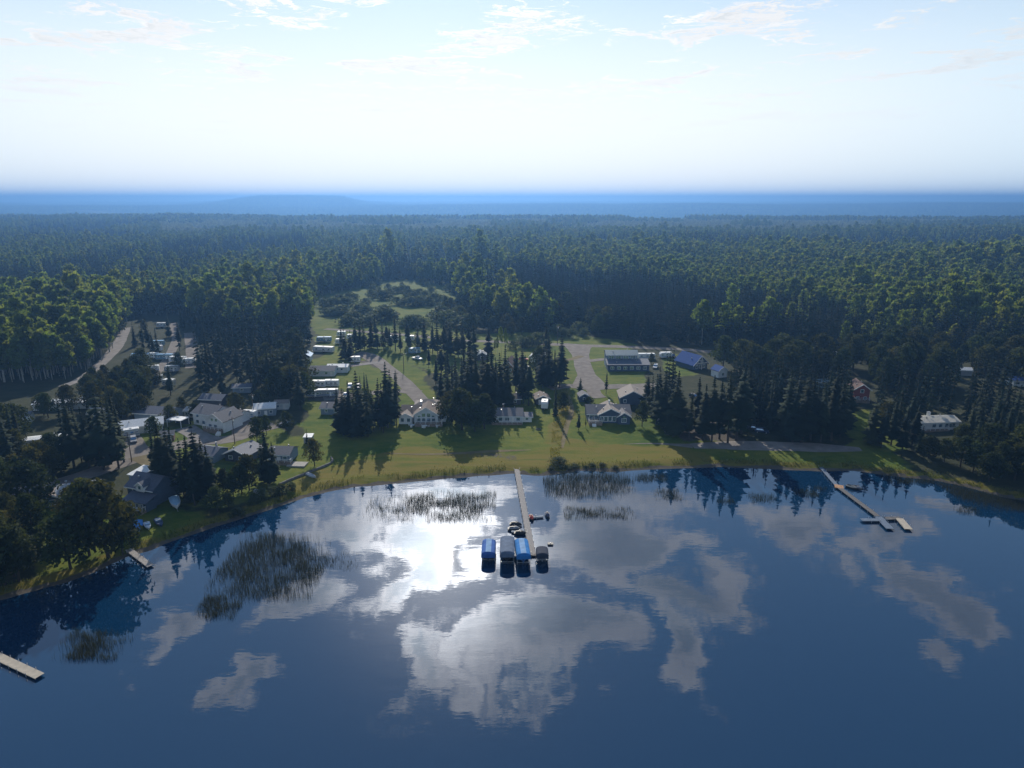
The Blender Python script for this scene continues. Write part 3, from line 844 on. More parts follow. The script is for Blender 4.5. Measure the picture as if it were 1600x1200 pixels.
def block(root, x, y, w, d, h, roof='x', s=.45, wall='white', roofm='grey', ov=.5, wins=(), trim=True, z0=-.6):
    """one volume of a building with its own wall, roof and windows; wins: (side, u, z, w, h)"""
    b = MB()
    if roof == 'x': b.extrude_x([(0, z0), (d, z0), (d, h), (d / 2, h + d / 2 * s), (0, h)], -w / 2, w / 2)
    elif roof == 'y': b.extrude_y([(-w / 2, z0), (w / 2, z0), (w / 2, h), (0, h + w / 2 * s), (-w / 2, h)], 0, d)
    else: b.box(-w / 2, w / 2, 0, d, z0, h - (0.06 if roof == 'hip' else 0))
    b.build("wall", WALL[wall], root, (x, y, 0))
    if roof in 'xy': rb = roof_gable(roof, w, d, h, s, ov)
    elif roof == 'hip': rb = roof_hip(w, d, h, s, ov)
    elif roof == 'shed':
        rb = MB().extrude_x([(-ov, h - ov * s + .02), (d + ov, h + (d + ov) * s + .02), (d + ov, h + (d + ov) * s + .2), (-ov, h - ov * s + .2)], -w / 2 - ov, w / 2 + ov)
    else: rb = MB().box(-w / 2 - ov, w / 2 + ov, -ov, d + ov, h + .01, h + .22)
    ro = rb.build("roof", ROOF[roofm], root, (x, y, 0))
    if trim and roof == 'y':
        t = MB(); q = w / 2 + ov
        a = [(-q, h - ov * s - .12), (0, h + w / 2 * s - .12), (q, h - ov * s - .12)]
        t.extrude_y(a + [(i, j + .36) for i, j in reversed(a)], -ov - .08, -ov - .003); t.build("barge_board", M_TRIM, ro)
    elif trim and roof in ('x', 'hip'):
        MB().box(-w / 2 - ov, w / 2 + ov, -ov - .09, -ov - .01, h - ov * s - .12 if roof == 'x' else h - .3, h - ov * s + .16 if roof == 'x' else h - .02).build("fascia", M_TRIM, ro)
    if w * d > 30:
        for vx, vy in ((-.28, .3), (.22, .68)):
            yy = d * vy; xx = w * vx; top = h + (min(yy, d - yy) * s if roof == 'x' else (w / 2 - abs(xx)) * s if roof == 'y' else yy * s if roof == 'shed' else min(yy, d - yy) * s)
            MB().box(-.16, .16, -.16, .16, -.3, .55).build("roof_vent", M_STEEL, ro, (xx, yy, top + .2))
    for side, u, z, ww, hh in wins:
        if side == 'f': window(root, x + u, y - .01, z, ww, hh)
        elif side == 'a': window(root, x + u, y - .01, z, ww, hh, 0, True)
        elif side == 'l': window(root, x - w / 2 - .01, y + u, z, ww, hh, -PI / 2)
        elif side == 'r': window(root, x + w / 2 + .01, y + u, z, ww, hh, PI / 2)
        elif side == 'd':
            dr = MB().box(-ww / 2, ww / 2, -.06, .02, -.0, hh).build("door", M_TRIM, root, (x + u, y - .005, z)); MB().box(ww / 2 - .22, ww / 2 - .1, -.14, -.065, hh * .45, hh * .5).build("handle", M_STEEL, dr)
        elif side == 'g':
            dr = MB(); n = 4
            for i in range(n): dr.box(-ww / 2, ww / 2, -.07, .02, hh * i / n + .02, hh * (i + 1) / n - .02)
            dr.build("garage_door", M_TRIM, root, (x + u, y - .005, z))


def chimney(root, x, y, z0, z1, m=None, w=.5):
    o = MB().box(-w / 2, w / 2, -w / 2, w / 2, z0, z1).build("chimney", m or M_TRIM, root, (x, y, 0)); MB().box(-w / 2 - .08, w / 2 + .08, -w / 2 - .08, w / 2 + .08, z1 + .004, z1 + .12).build("chimney_cap", M_STEEL, o)


def deck(root, x, y, w, d, h, rail='wood', steps=None):
    b = MB(); n = max(2, int(w / .5))
    for i in range(n): b.box(-w / 2 + w * i / n + .01, -w / 2 + w * (i + 1) / n - .01, -d, -.02, h - .12, h)
    b.box(-w / 2, w / 2, -d, -.02, -.5, h - .122)
    o = b.build("deck", M_DECKWOOD, root, (x, y, 0))
    r = MB()
    for k in range(max(2, int(w / 1.6)) + 1):
        q = -w / 2 + .06 + (w - .12) * k / max(2, int(w / 1.6)); r.box(q - .05, q + .05, -d + .01, -d + .11, h + .003, h + 1.0)
    for q in (-w / 2 + .06, w / 2 - .06):
        for k in range(1, max(2, int(d / 1.6)) + 1): r.box(q - .05, q + .05, -d + d * k / (max(2, int(d / 1.6)) + .3) - .05, -d + d * k / (max(2, int(d / 1.6)) + .3) + .05, h + .003, h + 1.0)
    r.box(-w / 2, w / 2, -d, -d + .12, h + 1.002, h + 1.1); r.box(-w / 2, w / 2, -d + .03, -d + .08, h + .5, h + .58)
    for q in (-w / 2 + .02, w / 2 - .12): r.box(q, q + .1, -d + .125, -.05, h + 1.002, h + 1.1)
    r.build("railing", M_TRIM, o)
    if steps:
        s = MB()
        for k in range(4): s.box(steps - .7, steps + .7, -d - .3 * (k + 1), -d - .3 * k - .01, -.4, h * (1 - (k + 1) / 5.0))
        s.build("stairs", M_TRIM, o)
    return o


def place(name, px, py, rot=0.0, clear=7.0, fwd=4.0, lane=0):
    x, y, z = G(px, py)
    e = link(name, None, None, (x, y, z), R(rot)); e.empty_display_size = 1
    c, s = math.cos(R(rot)), math.sin(R(rot))
    BLOCK.append((x - s * fwd, y + c * fwd, clear))
    for k in range(0, lane, 4): BLOCK.append((x * (1 - k / y), y - k, clear * .75))      # a glade on the lake side
    return e


def grid_wins(side, w, n, z, ww, hh): return [(side, -w / 2 + w * (i + .5) / n, z, ww, hh) for i in range(n)]


# house below the lawn's middle spruces (four wings, tall gable windows)
h = place("lake_house", 661, 661, 0, 10)
block(h, 0, 1.5, 16, 9, 3.0, 'x', .42, 'pale', 'brown', wins=[('f', 6.6, 1.6, 1.4, 1.3)])
block(h, .6, 8.6, 9, 6, 4.2, 'hip', .42, 'pale', 'taupe')
block(h, 1.4, -1.6, 8.4, 8, 3.7, 'y', .62, 'pale', 'brown', .55, wins=[('f', u, 1.5, 1.25, 1.7) for u in (-2.6, -.9, .9, 2.6)] + [('f', u, 3.5, 1.25, 1.3) for u in (-.9, .9)] + [('f', -2.5, 3.05, 1.1, .7), ('f', 2.5, 3.05, 1.1, .7)])
block(h, -6.1, -1.0, 4.8, 6, 2.7, 'y', .5, 'white', 'taupe', wins=[('f', -1.1, 1.5, 1.1, 1.3), ('f', 1.1, 1.5, 1.1, 1.3)])
deck(h, 2.4, -1.62, 9.6, 2.6, .9, steps=-1.5); chimney(h, -1.2, 6.0, 4, 6.4)
tag(h, "grey-roofed lake house with a tall gable full of windows and a front deck", "house", "houses facing the lake")

h = place("lake_house", 795, 661, 0, 8)
block(h, 0, 0, 9.6, 8, 2.7, 'x', .42, 'pale', 'grey', wins=[('f', -3, 1.5, 1.3, 1.2), ('f', -.6, 1.5, 1.5, 1.2), ('d', 1.5, 0, 1, 2.05), ('f', 3.4, 1.5, 1.3, 1.2)])
block(h, 6.6, 1.0, 3.4, 5, 2.1, 'x', .3, 'white', 'slate', wins=[('f', 0, 1.3, .9, .8)])
deck(h, -.6, -.02, 11, 2.2, .45); chimney(h, -2, 5.5, 3, 5.4, WALL['brown'])
tag(h, "small pale bungalow with low grey roof beside the yellowish round tree", "house", "houses facing the lake")
h = place("garage", 801, 632, 0, 5); block(h, 0, 0, 6.5, 6, 2.4, 'x', .35, 'dark', 'dark', wins=[('f', 1, 1.3, .8, .8)]); tag(h, "dark low garage half hidden behind the pale bungalow", "garage")
h = place("shed", 848, 632, 8, 4); block(h, 0, 0, 5.4, 6, 2.4, 'y', .45, 'dark', 'brown', wins=[('d', -1.2, 0, 1, 2), ('f', 1.2, 1.4, .8, .7)]); tag(h, "brown-roofed shed behind the white camper", "shed")

# dark blue house with three white-edged gables
h = place("lake_house", 952, 661, 0, 10)
block(h, 0, 1.6, 15.4, 9, 3.1, 'x', .44, 'navy', 'grey', wins=[('f', -6.4, 1.7, 1.3, 1.3), ('f', -4.6, 1.7, 1.3, 1.3)])
block(h, .4, 0, 8.4, 9.5, 3.3, 'y', .5, 'navy', 'taupe', .55, wins=[('f', u, 1.6, 1.15, 1.7) for u in (-3.2, -1.7, -.2, 1.3)])
block(h, 5.0, -1.5, 4.4, 7, 3.0, 'y', .6, 'navy', 'grey', .45, wins=[('a', 0, 1.5, 1.5, 1.4)])
deck(h, -5.2, 1.58, 4.8, 4.2, .8, steps=-.6); chimney(h, .6, 6.5, 4, 6.6)
tag(h, "dark blue house with three white-edged gables and an arched window", "house", "houses facing the lake")
h = place("garage", 989, 633, -3, 8); block(h, 0, 0, 9.8, 10, 3.1, 'y', .52, 'navy', 'taupe', .6, wins=[('f', -3.2, 1.6, 1, 1.2), ('d', 3.2, 0, 1, 2.1)]); tag(h, "wide dark blue garage with big grey gable roof behind the three-gabled house", "garage")
h = place("shed", 913, 628, 6, 4); block(h, 0, 0, 3.8, 4.5, 2.3, 'y', .6, 'navy', 'grey', .35, wins=[('f', 0, 1.4, .9, .8)]); tag(h, "small steep-roofed navy shed beside the little spruce at the road end", "shed")

# along the back road
h = place("long_house", 982, 580, 0, 10)
block(h, 0, 0, 19, 6, 3.0, 'shed', .2, 'navy', 'slate', wins=grid_wins('f', 18, 6, 1.5, 1.4, 1.2)); block(h, -2.2, 6.2, 14.5, 8, 6.3, 'x', .34, 'bluegrey', 'teal', wins=grid_wins('f', 13.5, 4, 5.2, 2.4, 1.5))
tag(h, "long two-level blue-grey house by the road junction", "house")
h = place("house", 838, 568, -12, 6); block(h, 0, 0, 6.6, 8, 3.3, 'y', .55, 'pale', 'metal', .4, wins=[('f', 0, 1.5, 1.2, 1.1), ('f', 0, 3.9, .8, .7)]); tag(h, "pale gabled garage house with light metal roof near the tall thin spruce", "house")
h = place("cabin", 792, 582, -14, 6); block(h, 0, 0, 7, 9, 2.4, 'y', 1.0, 'log', 'redbrown', .6, wins=[('f', -1.6, 1.3, 1.1, 1.1), ('f', 1.6, 1.3, 1.1, 1.1), ('f', 0, 3.9, 1, 1.1)]); tag(h, "steep brown A-frame cabin rising behind the middle spruces", "cabin")
h = place("cabin", 753, 563, 10, 5); block(h, 0, 0, 5.4, 6, 2.5, 'y', .55, 'dark', 'metal', .4, wins=[('f', 0, 1.4, 1.1, 1.0)]); tag(h, "small dark cabin with bright roof under the slender pale poplars", "cabin")
h = place("chalet", 1094, 577, 28, 12, 4, 76)
block(h, 0, 0, 8.4, 12, 2.8, 'y', .85, 'navy', 'blue', .8, wins=[('f', u, 1.4, 1.2, 1.5) for u in (-2.2, 0, 2.2)] + [('f', -.9, 3.7, 1.1, 1.2), ('f', .9, 3.7, 1.1, 1.2)])
t = MB(); t.box(-.1, .1, -.96, -.82, .1, 6.0); t.box(-3.4, 3.4, -.96, -.82, 2.95, 3.17); t.build("truss", M_TRIM, h); tag(h, "blue-roofed chalet with white truss gable in front of the dark forest", "chalet")
h = place("cabin", 1129, 590, 24, 5.5, 3, 60); block(h, 0, 0, 4.8, 5, 3.2, 'y', .7, 'white', 'blue', .4, wins=[('f', 0, 1.5, 1.0, 1.2), ('d', 1.6, 0, .9, 2)]); tag(h, "small white gabled cabin just right of the blue chalet", "cabin")

# left of the gravel street
h = place("house", 503, 588, 0, 7); block(h, 0, 0, 11, 7, 2.7, 'x', .35, 'pale', 'grey', wins=grid_wins('f', 8, 2, 1.5, 1.1, .9) + [('d', 4.2, 0, 1, 2)]); block(h, 5.5, 6, 9, 5, 2.8, 'x', .3, 'pale', 'white', wins=grid_wins('f', 6, 3, 1.8, .9, .8)); tag(h, "long pale house with grey roof above the lawn with parked trailers", "house")
h = place("house", 476, 566, 6, 5); block(h, 0, 0, 5.6, 7, 2.8, 'y', .55, 'pale', 'sky', .4, wins=[('f', 0, 1.5, 1, 1)]); tag(h, "small gabled house with pale blue roof at the dark forest edge", "house")
h = place("house", 520, 648, -4, 6); block(h, 0, 0, 9, 6.5, 2.6, 'x', .38, 'bluegrey', 'grey', wins=[('f', 1.2, 1.5, 1.1, .8), ('f', -2.4, 1.5, .9, .8)]); tag(h, "blue-grey cottage left of the dark spruce clump on the lawn", "house")
h = place("cabin", 378, 614, 10, 5, 3, 20); block(h, 0, 0, 7, 5, 2.4, 'x', .3, 'bluegrey', 'slate', wins=[('f', 0, 1.4, 1, .9)]); tag(h, "low slate-roofed cabin in the spruce wood left of the cottage", "cabin")

# left hamlet
h = place("house", 322, 671, -22, 10)
block(h, -3.4, 2.5, 9.5, 9, 4.6, 'x', .45, 'white', 'grey', wins=[('f', -2.8, 1.4, 1.3, 1.2), ('f', 0, 1.4, 1.3, 1.2), ('f', -2.6, 3.6, 1.1, 1.0), ('l', 3, 1.5, 1.1, 1.1), ('l', 6, 1.5, 1.1, 1.1)])
block(h, 4.2, 0, 7.6, 9, 3.8, 'y', .62, 'white', 'grey', .5, wins=[('f', -2, 1.5, 1.3, 1.5), ('f', .4, 1.5, 1.3, 1.5), ('f', -.9, 4.0, 1.0, 1.0), ('f', .9, 4.0, 1.0, 1.0)])
deck(h, 4.2, -.02, 7, 2, 1.2, steps=3.8); tag(h, "large two-storey white house with grey roofs and front stairs in the hamlet", "house")
h = place("garage", 358, 663, -18, 6); block(h, 0, 0, 7, 7, 3.0, 'x', .42, 'white', 'taupe', wins=[('g', -.6, 0, 4.6, 2.3)]); tag(h, "white garage with taupe roof right of the two-storey house", "garage")
h = place("cabin", 414, 650, 14, 5); block(h, 0, 0, 7.6, 6, 2.9, 'x', .4, 'bluegrey', 'white', .4, wins=[('f', -2, 1.5, 1, 1), ('d', .4, 0, 1, 2), ('f', 2.2, 1.5, 1, 1)]); tag(h, "blue cabin under a bright white roof beside the hamlet's gravel turn", "cabin")
h = place("house", 222, 677, 24, 8); block(h, 0, 0, 13, 7, 2.7, 'x', .4, 'pale', 'white', .5, wins=grid_wins('f', 11, 4, 1.5, 1.1, 1.0)); tag(h, "long low house with white metal roof beside the dark left spruces", "house")
h = place("house", 238, 658, -10, 7); block(h, 0, 0, 14, 8, 2.8, 'x', .36, 'bluegrey', 'slate', wins=[('f', 5, 1.5, 1.1, 1)]); tag(h, "slate-roofed house right behind the white metal roof", "house")
h = place("carport", 272, 668, -14, 4)
MB().box(-3, 3, 0, 4.5, 2.5, 2.72).build("roof", ROOF['white'], h)
for a in (-2.8, 2.8):
    for b_ in (.2, 4.3): MB().box(a - .08, a + .08, b_ - .08, b_ + .08, -.4, 2.496).build("post", M_TRIM, h)
MB().box(-2.9, 2.9, 4.45, 4.52, -.3, 2.49).build("back_wall", WALL['dark'], h); tag(h, "open carport with flat white roof left of the two-storey house", "carport")
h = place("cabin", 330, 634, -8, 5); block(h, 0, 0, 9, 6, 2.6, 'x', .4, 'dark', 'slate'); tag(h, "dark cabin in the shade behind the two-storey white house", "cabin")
h = place("mobile_home", 66, 700, 22, 7); block(h, 0, 0, 15, 4, 2.9, 'x', .16, 'pale', 'white', .2, wins=grid_wins('f', 13, 5, 1.7, 1.0, .8) + [('l', 2, 1.6, 1.6, 1.2)]); tag(h, "long pale mobile home with white roof among the far left trees", "mobile home")
h = place("storage_building", 102, 640, 10, 8, 3, 0); block(h, 0, 0, 22, 6, 2.5, 'x', .3, 'pale', 'white', .3, wins=grid_wins('f', 18, 4, 1.5, 1, .8)); tag(h, "long white low roof behind the bushy trees at far left", "storage building")
h = place("cottage", 112, 789, 22, 7)
block(h, 1.2, 1.5, 9, 6.5, 3.0, 'x', .3, 'bluegrey', 'metal', .4, wins=[('f', 2, 1.6, 1.1, 1), ('f', -.5, 1.6, 1.1, 1)]); block(h, -4.2, .2, 3.4, 5, 2.6, 'y', .4, 'dark', 'taupe', .4, wins=[('f', 0, 1.4, 1.3, 1.2)]); chimney(h, -1.5, 5, 3, 5, M_STEEL, .35); chimney(h, 2.2, 5.2, 3, 5, M_STEEL, .35)
tag(h, "cottage with ribbed light metal roof behind the large left tree", "cottage")
h = place("tall_house", 212, 792, -20, 8)
block(h, 0, 2, 9, 8, 4.6, 'x', .6, 'navy', 'slate', .5, wins=[('f', -2, 3.4, 1.1, 1.1)]); block(h, 1.0, 1.2, 2.6, 3, 5.6, 'y', .7, 'white', 'slate', .25, wins=[('f', 0, 5.1, 1.0, 1.0)], z0=4.0)
block(h, 1.6, -1.4, 7.5, 3.2, 2.4, 'shed', .3, 'navy', 'slate', .4, wins=grid_wins('f', 6, 4, 1.4, .9, 1.1)); block(h, -4.9, 5, 4, 5, 6.2, 'shed', .12, 'bluegrey', 'white', .35)
deck(h, 1.6, -1.42, 7.5, 1.8, .6); tag(h, "tall dark blue lake cottage with a white dormer and one white roof panel", "cottage")
h = place("cabin", 318, 722, -16, 5); block(h, 0, 0, 7.4, 7, 2.4, 'x', .4, 'bluegrey', 'slate', .5, wins=[('f', 2, 1.4, 1, 1)]); chimney(h, 1.5, 4.5, 3, 5, M_STEEL, .35); tag(h, "slate-roofed cabin with stovepipe behind the dark shoreline spruces", "cabin")
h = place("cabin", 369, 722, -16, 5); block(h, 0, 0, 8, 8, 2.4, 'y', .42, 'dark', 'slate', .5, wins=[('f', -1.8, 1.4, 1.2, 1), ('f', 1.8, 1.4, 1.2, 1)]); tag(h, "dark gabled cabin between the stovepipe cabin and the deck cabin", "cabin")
h = place("cabin", 436, 723, -4, 6); block(h, 0, 0, 6.8, 7, 2.7, 'x', .38, 'bluegrey', 'grey', .4, wins=[('f', -2, 1.5, 1.2, 1.2), ('d', 0, 0, 1.2, 2.0), ('f', 2, 1.5, 1.2, 1.2)]); deck(h, .6, -.02, 7.6, 1.8, .8)
MB().box(3.4, 9.0, -2.8, .8, -.4, .22).build("patio", M_CONC, h); tag(h, "grey-roofed cabin with railed deck and pale patio near the shore", "cabin")
h = place("shed", 481, 693, 0, 2.5, 1.5); block(h, 0, 0, 2.6, 2.6, 2.1, 'shed', .12, 'grey', 'white', .2, wins=[('d', 0, 0, .8, 1.8)]); tag(h, "tiny grey garden shed with white roof on the left lawn", "shed")

for (px, py, rot, w_, d_, wl, rf, lab) in ((152, 655, 12, 6, 5, 'bluegrey', 'metal', "small metal-roofed shed left of the white metal roof, behind the dark spruces"), (30, 662, 18, 7, 5, 'pale', 'slate', "slate-roofed cabin at the far left above the mobile home"), (186, 622, -6, 7, 5, 'grey', 'slate', "slate-roofed cabin right of the long white low roof"),
        (296, 652, -14, 4, 4, 'white', 'metal', "little metal-roofed shed between carport and two-storey house"), (262, 690, 20, 4, 3.5, 'brown', 'grey', "brown garden shed on the hamlet's grass triangle"), (48, 786, 24, 7, 6, 'navy', 'slate', "navy cabin in the shade left of the ribbed metal roof"), (440, 640, 8, 5, 4, 'pale', 'taupe', "small pale shed at the foot of the left spruces"), (150, 790, 14, 4, 4, 'brown', 'metal', "little brown shed between the two lakeside cottages")):
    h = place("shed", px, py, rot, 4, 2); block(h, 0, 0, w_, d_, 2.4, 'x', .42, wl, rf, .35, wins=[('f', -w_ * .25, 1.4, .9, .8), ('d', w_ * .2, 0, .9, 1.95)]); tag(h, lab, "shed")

# in the right-hand wood
h = place("house", 1345, 628, -10, 6.5, 4, 44); block(h, 0, 0, 5.6, 9, 5.2, 'y', .7, 'red', 'redbrown', .6, wins=[('f', 0, 4.4, 1.1, 1.2), ('f', -1.4, 1.5, 1, 1.2), ('f', 1.4, 1.5, 1, 1.2)]); deck(h, 0, -.02, 5.6, 1.6, 1.0); tag(h, "tall narrow red house between the right-hand spruces", "house")
h = place("house", 1468, 672, 6, 9, 4, 16); block(h, 0, 0, 14, 7, 2.9, 'x', .3, 'white', 'cream', .5, wins=grid_wins('f', 7, 3, 1.6, 1.3, 1.3) + [('f', 4.4, 1.6, 2.2, 1.4)]); deck(h, -2, -.02, 9, 1.6, .5); chimney(h, -1, 5.2, 3, 5, M_TRIM, .9); tag(h, "long white bungalow with pale roof in the dark right-hand wood", "house")
h = place("shed", 1288, 606, 2, 6, 3, 20); block(h, 0, 0, 12, 5, 2.4, 'x', .25, 'teal', 'teal', .3); tag(h, "long teal-roofed shed deep in the right-hand spruces", "shed")
h = place("shed", 1306, 560, 14, 3, 3, 40); block(h, 0, 0, 4, 4, 2.4, 'x', .4, 'grey', 'white', .3); tag(h, "little white-roofed shed farthest back in the right wood", "shed")
h = place("shed", 1507, 587, -10, 4, 3, 40); block(h, 0, 0, 6, 4, 2.5, 'x', .4, 'grey', 'white', .3); tag(h, "white-roofed shed near the right edge of the wood", "shed")
h = place("cabin", 1594, 604, 0, 5, 3, 30); block(h, 0, 0, 6, 5, 2.6, 'x', .4, 'pale', 'blue', .3, wins=[('f', -1, 1.4, 1, 1)]); tag(h, "blue-roofed cabin cut by the right edge of the picture", "cabin")

# ------------------------------------------------------------------ vehicles
M_TYRE = mat("tyre_rubber", (.02, .02, .022), .9, .1)
M_RIM = mat("wheel_rim", (.5, .5, .52), .35, .5, .8)
M_LAMPW = mat("headlight_lens", (.75, .75, .72), .15, .6)
M_LAMPR = mat("tail_light_lens", (.4, .02, .02), .3, .5)
PAINT = {n: mat(n + "_paint", c, .5, .3) for n, c in dict(white=(.7, .7, .7), silver=(.45, .46, .48), black=(.03, .03, .035), navy=(.03, .05, .12), red=(.4, .04, .03), blue=(.06, .16, .42), grey=(.25, .26, .28), tan=(.45, .4, .33), sky=(.2, .45, .7)).items()}


def wheel(root, x, y, r=.34, w=.24):
    o = MB().tube((-w / 2, 0, 0), (w / 2, 0, 0), r, r, 12).build("wheel", M_TYRE, root, (x, y, r))
    MB().tube((-w / 2 - .012, 0, 0), (w / 2 + .012, 0, 0), r * .6, r * .6, 8).build("rim", M_RIM, o)


def car(px, py, rot, paint, label, kind='suv'):
    """length along local y, nose towards -y"""
    nm = {'suv': 'parked_suv', 'pickup': 'parked_pickup'}[kind]
    e = place(nm, px, py, rot, 2.6, 0)
    l, w, hh = (4.7, 1.85, 1.72) if kind == 'suv' else (5.6, 1.95, 1.82)
    b = MB(); hw = w / 2
    if kind == 'suv':
        prof = [(-l / 2, .45), (l / 2, .45), (l / 2, 1.0), (l / 2 - .12, 1.05), (-l / 2 + 1.25, 1.02), (-l / 2 + .1, .86), (-l / 2, .7)]
        cab = [(-l / 2 + 1.2, 1.0), (l / 2 - .08, 1.0), (l / 2 - .45, hh), (-l / 2 + 2.05, hh)]
    else:
        prof = [(-l / 2, .5), (l / 2, .5), (l / 2, 1.08), (-l / 2 + 1.4, 1.08), (-l / 2 + .1, .95), (-l / 2, .75)]
        cab = [(-l / 2 + 1.3, 1.05), (-l / 2 + 3.5, 1.05), (-l / 2 + 3.3, hh), (-l / 2 + 2.0, hh)]
    b.extrude_x(prof, -hw, hw)
    n = len(cab); ins = .16
    vs = [(-hw + .03, *cab[i]) if cab[i][1] < 1.2 else (-hw + ins, *cab[i]) for i in range(n)] + [(hw - .03, *cab[i]) if cab[i][1] < 1.2 else (hw - ins, *cab[i]) for i in range(n)]
    b.add(vs, [(i, (i + 1) % n, n + (i + 1) % n, n + i) for i in range(n)] + [tuple(range(n - 1, -1, -1)), tuple(range(n, 2 * n))])
    bo = b.build("body", PAINT[paint], e)
    ym, yr = cab[3][0], cab[2][0]
    def lerp(a, c, t): return [p + (q - p) * t for p, q in zip(a, c)]
    def glass(q, t0=.16, t1=.86, s0=.08, s1=.92, off=(0, 0, 0), name="window"):
        p = [lerp(lerp(q[0], q[1], s), lerp(q[3], q[2], s), t) for s, t in ((s0, t0), (s1, t0), (s1, t1), (s0, t1))]
        p = [tuple(a + o for a, o in zip(v, off)) for v in p]; m = MB(); m.add(p, [(0, 1, 2, 3)]); m.build(name, M_GLASS, e)
    glass([vs[0], vs[4], vs[7], vs[3]], off=(0, -.02, .012), name="windscreen"); glass([vs[1], vs[5], vs[6], vs[2]], off=(0, .02, .012), name="rear_window")
    glass([vs[0], vs[1], vs[2], vs[3]], .2, .85, .1, .9, (-.015, 0, .003)); glass([vs[4], vs[5], vs[6], vs[7]], .2, .85, .1, .9, (.015, 0, .003))
    for a in (-1, 1):
        for y in (-l / 2 + .85, l / 2 - .95): wheel(e, a * (hw - .1), y)
        MB().box(-.2, .2, -.03, .02, -.08, .08).build("headlight", M_LAMPW, e, (a * (hw - .3), -l / 2 - .005, .72)); MB().box(-.1, .1, -.02, .03, -.14, .14).build("tail_light", M_LAMPR, e, (a * (hw - .16), l / 2 + .005, .88))
    if kind == 'pickup': MB().box(-hw + .12, hw - .12, -l / 2 + 3.6, l / 2 - .1, 1.083, 1.1).build("bed_liner", PAINT['black'], e)
    return tag(e, label, "suv" if kind == 'suv' else "pickup", "parked vehicles")


def trailer(px, py, rot, label, l=7.0, w=2.45, hh=2.9, wall='white', roofm='white', stripe='blue', motor=False):
    """camper trailer or motorhome, length along local x"""
    e = place("motorhome" if motor else "camper_trailer", px, py, rot, l * .5, 1)
    b = MB(); f = .5
    b.extrude_y([(-l / 2, .75), (-l / 2 + f, .5), (l / 2, .5), (l / 2, hh - .15), (l / 2 - .2, hh), (-l / 2 + .45, hh), (-l / 2, hh - .7)], 0, w); b.build("body", WALL[wall], e)
    MB().box(-l / 2 + .4, l / 2 - .15, .06, w - .06, hh + .003, hh + .07).build("roof", ROOF[roofm], e)
    MB().box(-l / 2 + .3, l / 2 - .1, -.02, -.004, 1.0, 1.18).build("stripe", PAINT[stripe], e)
    for u in (-.3, .05, .33): window(e, l * u, -.012, 1.85, .95, .6)
    MB().box(-.36, .36, -.03, .01, .6, 2.35).build("door", M_TRIM, e, (l * .2 - .2, -.01, 0))
    MB().box(-.35, .35, -.3, .3, hh + .074, hh + .3).build("air_vent", M_TRIM, e, (0, w / 2, 0))
    for u in ((-.32, .3) if motor else (.0, .13)):
        for y in (.12, w - .12):
            o = MB().tube((0, -.12, 0), (0, .12, 0), .36, .36, 12).build("wheel", M_TYRE, e, (l * u, y, .36)); MB().tube((0, -.132, 0), (0, .132, 0), .2, .2, 8).build("rim", M_RIM, o)
    if not motor: MB().box(-l / 2 - 1.2, -l / 2 + .3, w / 2 - .06, w / 2 + .06, .42, .5).build("hitch", M_STEEL, e)
    return tag(e, label, "motorhome" if motor else "camper", "parked campers")


def hull(l, w, hh, flat=.25, n=9):
    """open boat hull lofted from stern (+y) to bow (-y)"""
    rings = []
    for i in range(n):
        t = i / (n - 1.0); y = l / 2 - l * t; k = max(.03, (1 - max(0, (t - .45) / .55) ** 2.2)); q = w / 2 * k; rise = .35 * hh * max(0, t - .5) ** 1.5
        rings.append([(-q, y, hh + rise), (-q * .9, y, hh * .35 + rise), (-q * flat, y, rise * .9), (q * flat, y, rise * .9), (q * .9, y, hh * .35 + rise), (q, y, hh + rise)])
    return rings


def runabout(e, l, w, hh, hm, cover=None, z=0.0):
    MB().loft(hull(l, w, hh)).build("hull", hm, e, (0, 0, z))
    if cover:
        top = []
        for i in range(7):
            t = i / 6.0; y = l / 2 - l * t * .97; k = max(.05, (1 - max(0, (t - .45) / .55) ** 2.2)); q = w / 2 * k * 1.03; up = hh * (1.05 + .5 * math.sin(PI * min(1, .15 + t * .95)) ) + .12 * hh * max(0, t - .5)
            top.append([(-q, y, hh * .92 + .25 * hh * max(0, t - .5)), (-q * .5, y, up * .95), (0, y, up * 1.05), (q * .5, y, up * .95), (q, y, hh * .92 + .25 * hh * max(0, t - .5))])
        MB().loft(top).build("cover", cover, e, (0, 0, z))
    else:
        MB().box(-w * .4, w * .4, -l * .05, l * .02, hh + .02, hh + .5).build("windscreen", M_GLASS, e, (0, 0, z))
        for y in (.12, .32): MB().box(-w * .36, w * .36, l * y - .2, l * y + .2, hh + .005, hh + .3).build("seat", PAINT['white'], e, (0, 0, z))
    MB().box(-.22, .22, l / 2 + .02, l / 2 + .5, hh * .3, hh * 1.35).build("outboard_motor", PAINT['black'], e, (0, 0, z))


def boat_trailer(e, l):
    b = MB(); b.tube((-.75, l * .4, .55), (-.2, -l * .35, .55), .05); b.tube((.75, l * .4, .55), (.2, -l * .35, .55), .05); b.tube((0, -l * .3, .55), (0, -l * .65, .5), .06); b.tube((-.95, l * .15, .5), (.95, l * .15, .5), .05); b.build("trailer_frame", M_STEEL, e)
    for a in (-1, 1): wheel(e, a * 1.0, l * .15, .32, .2)


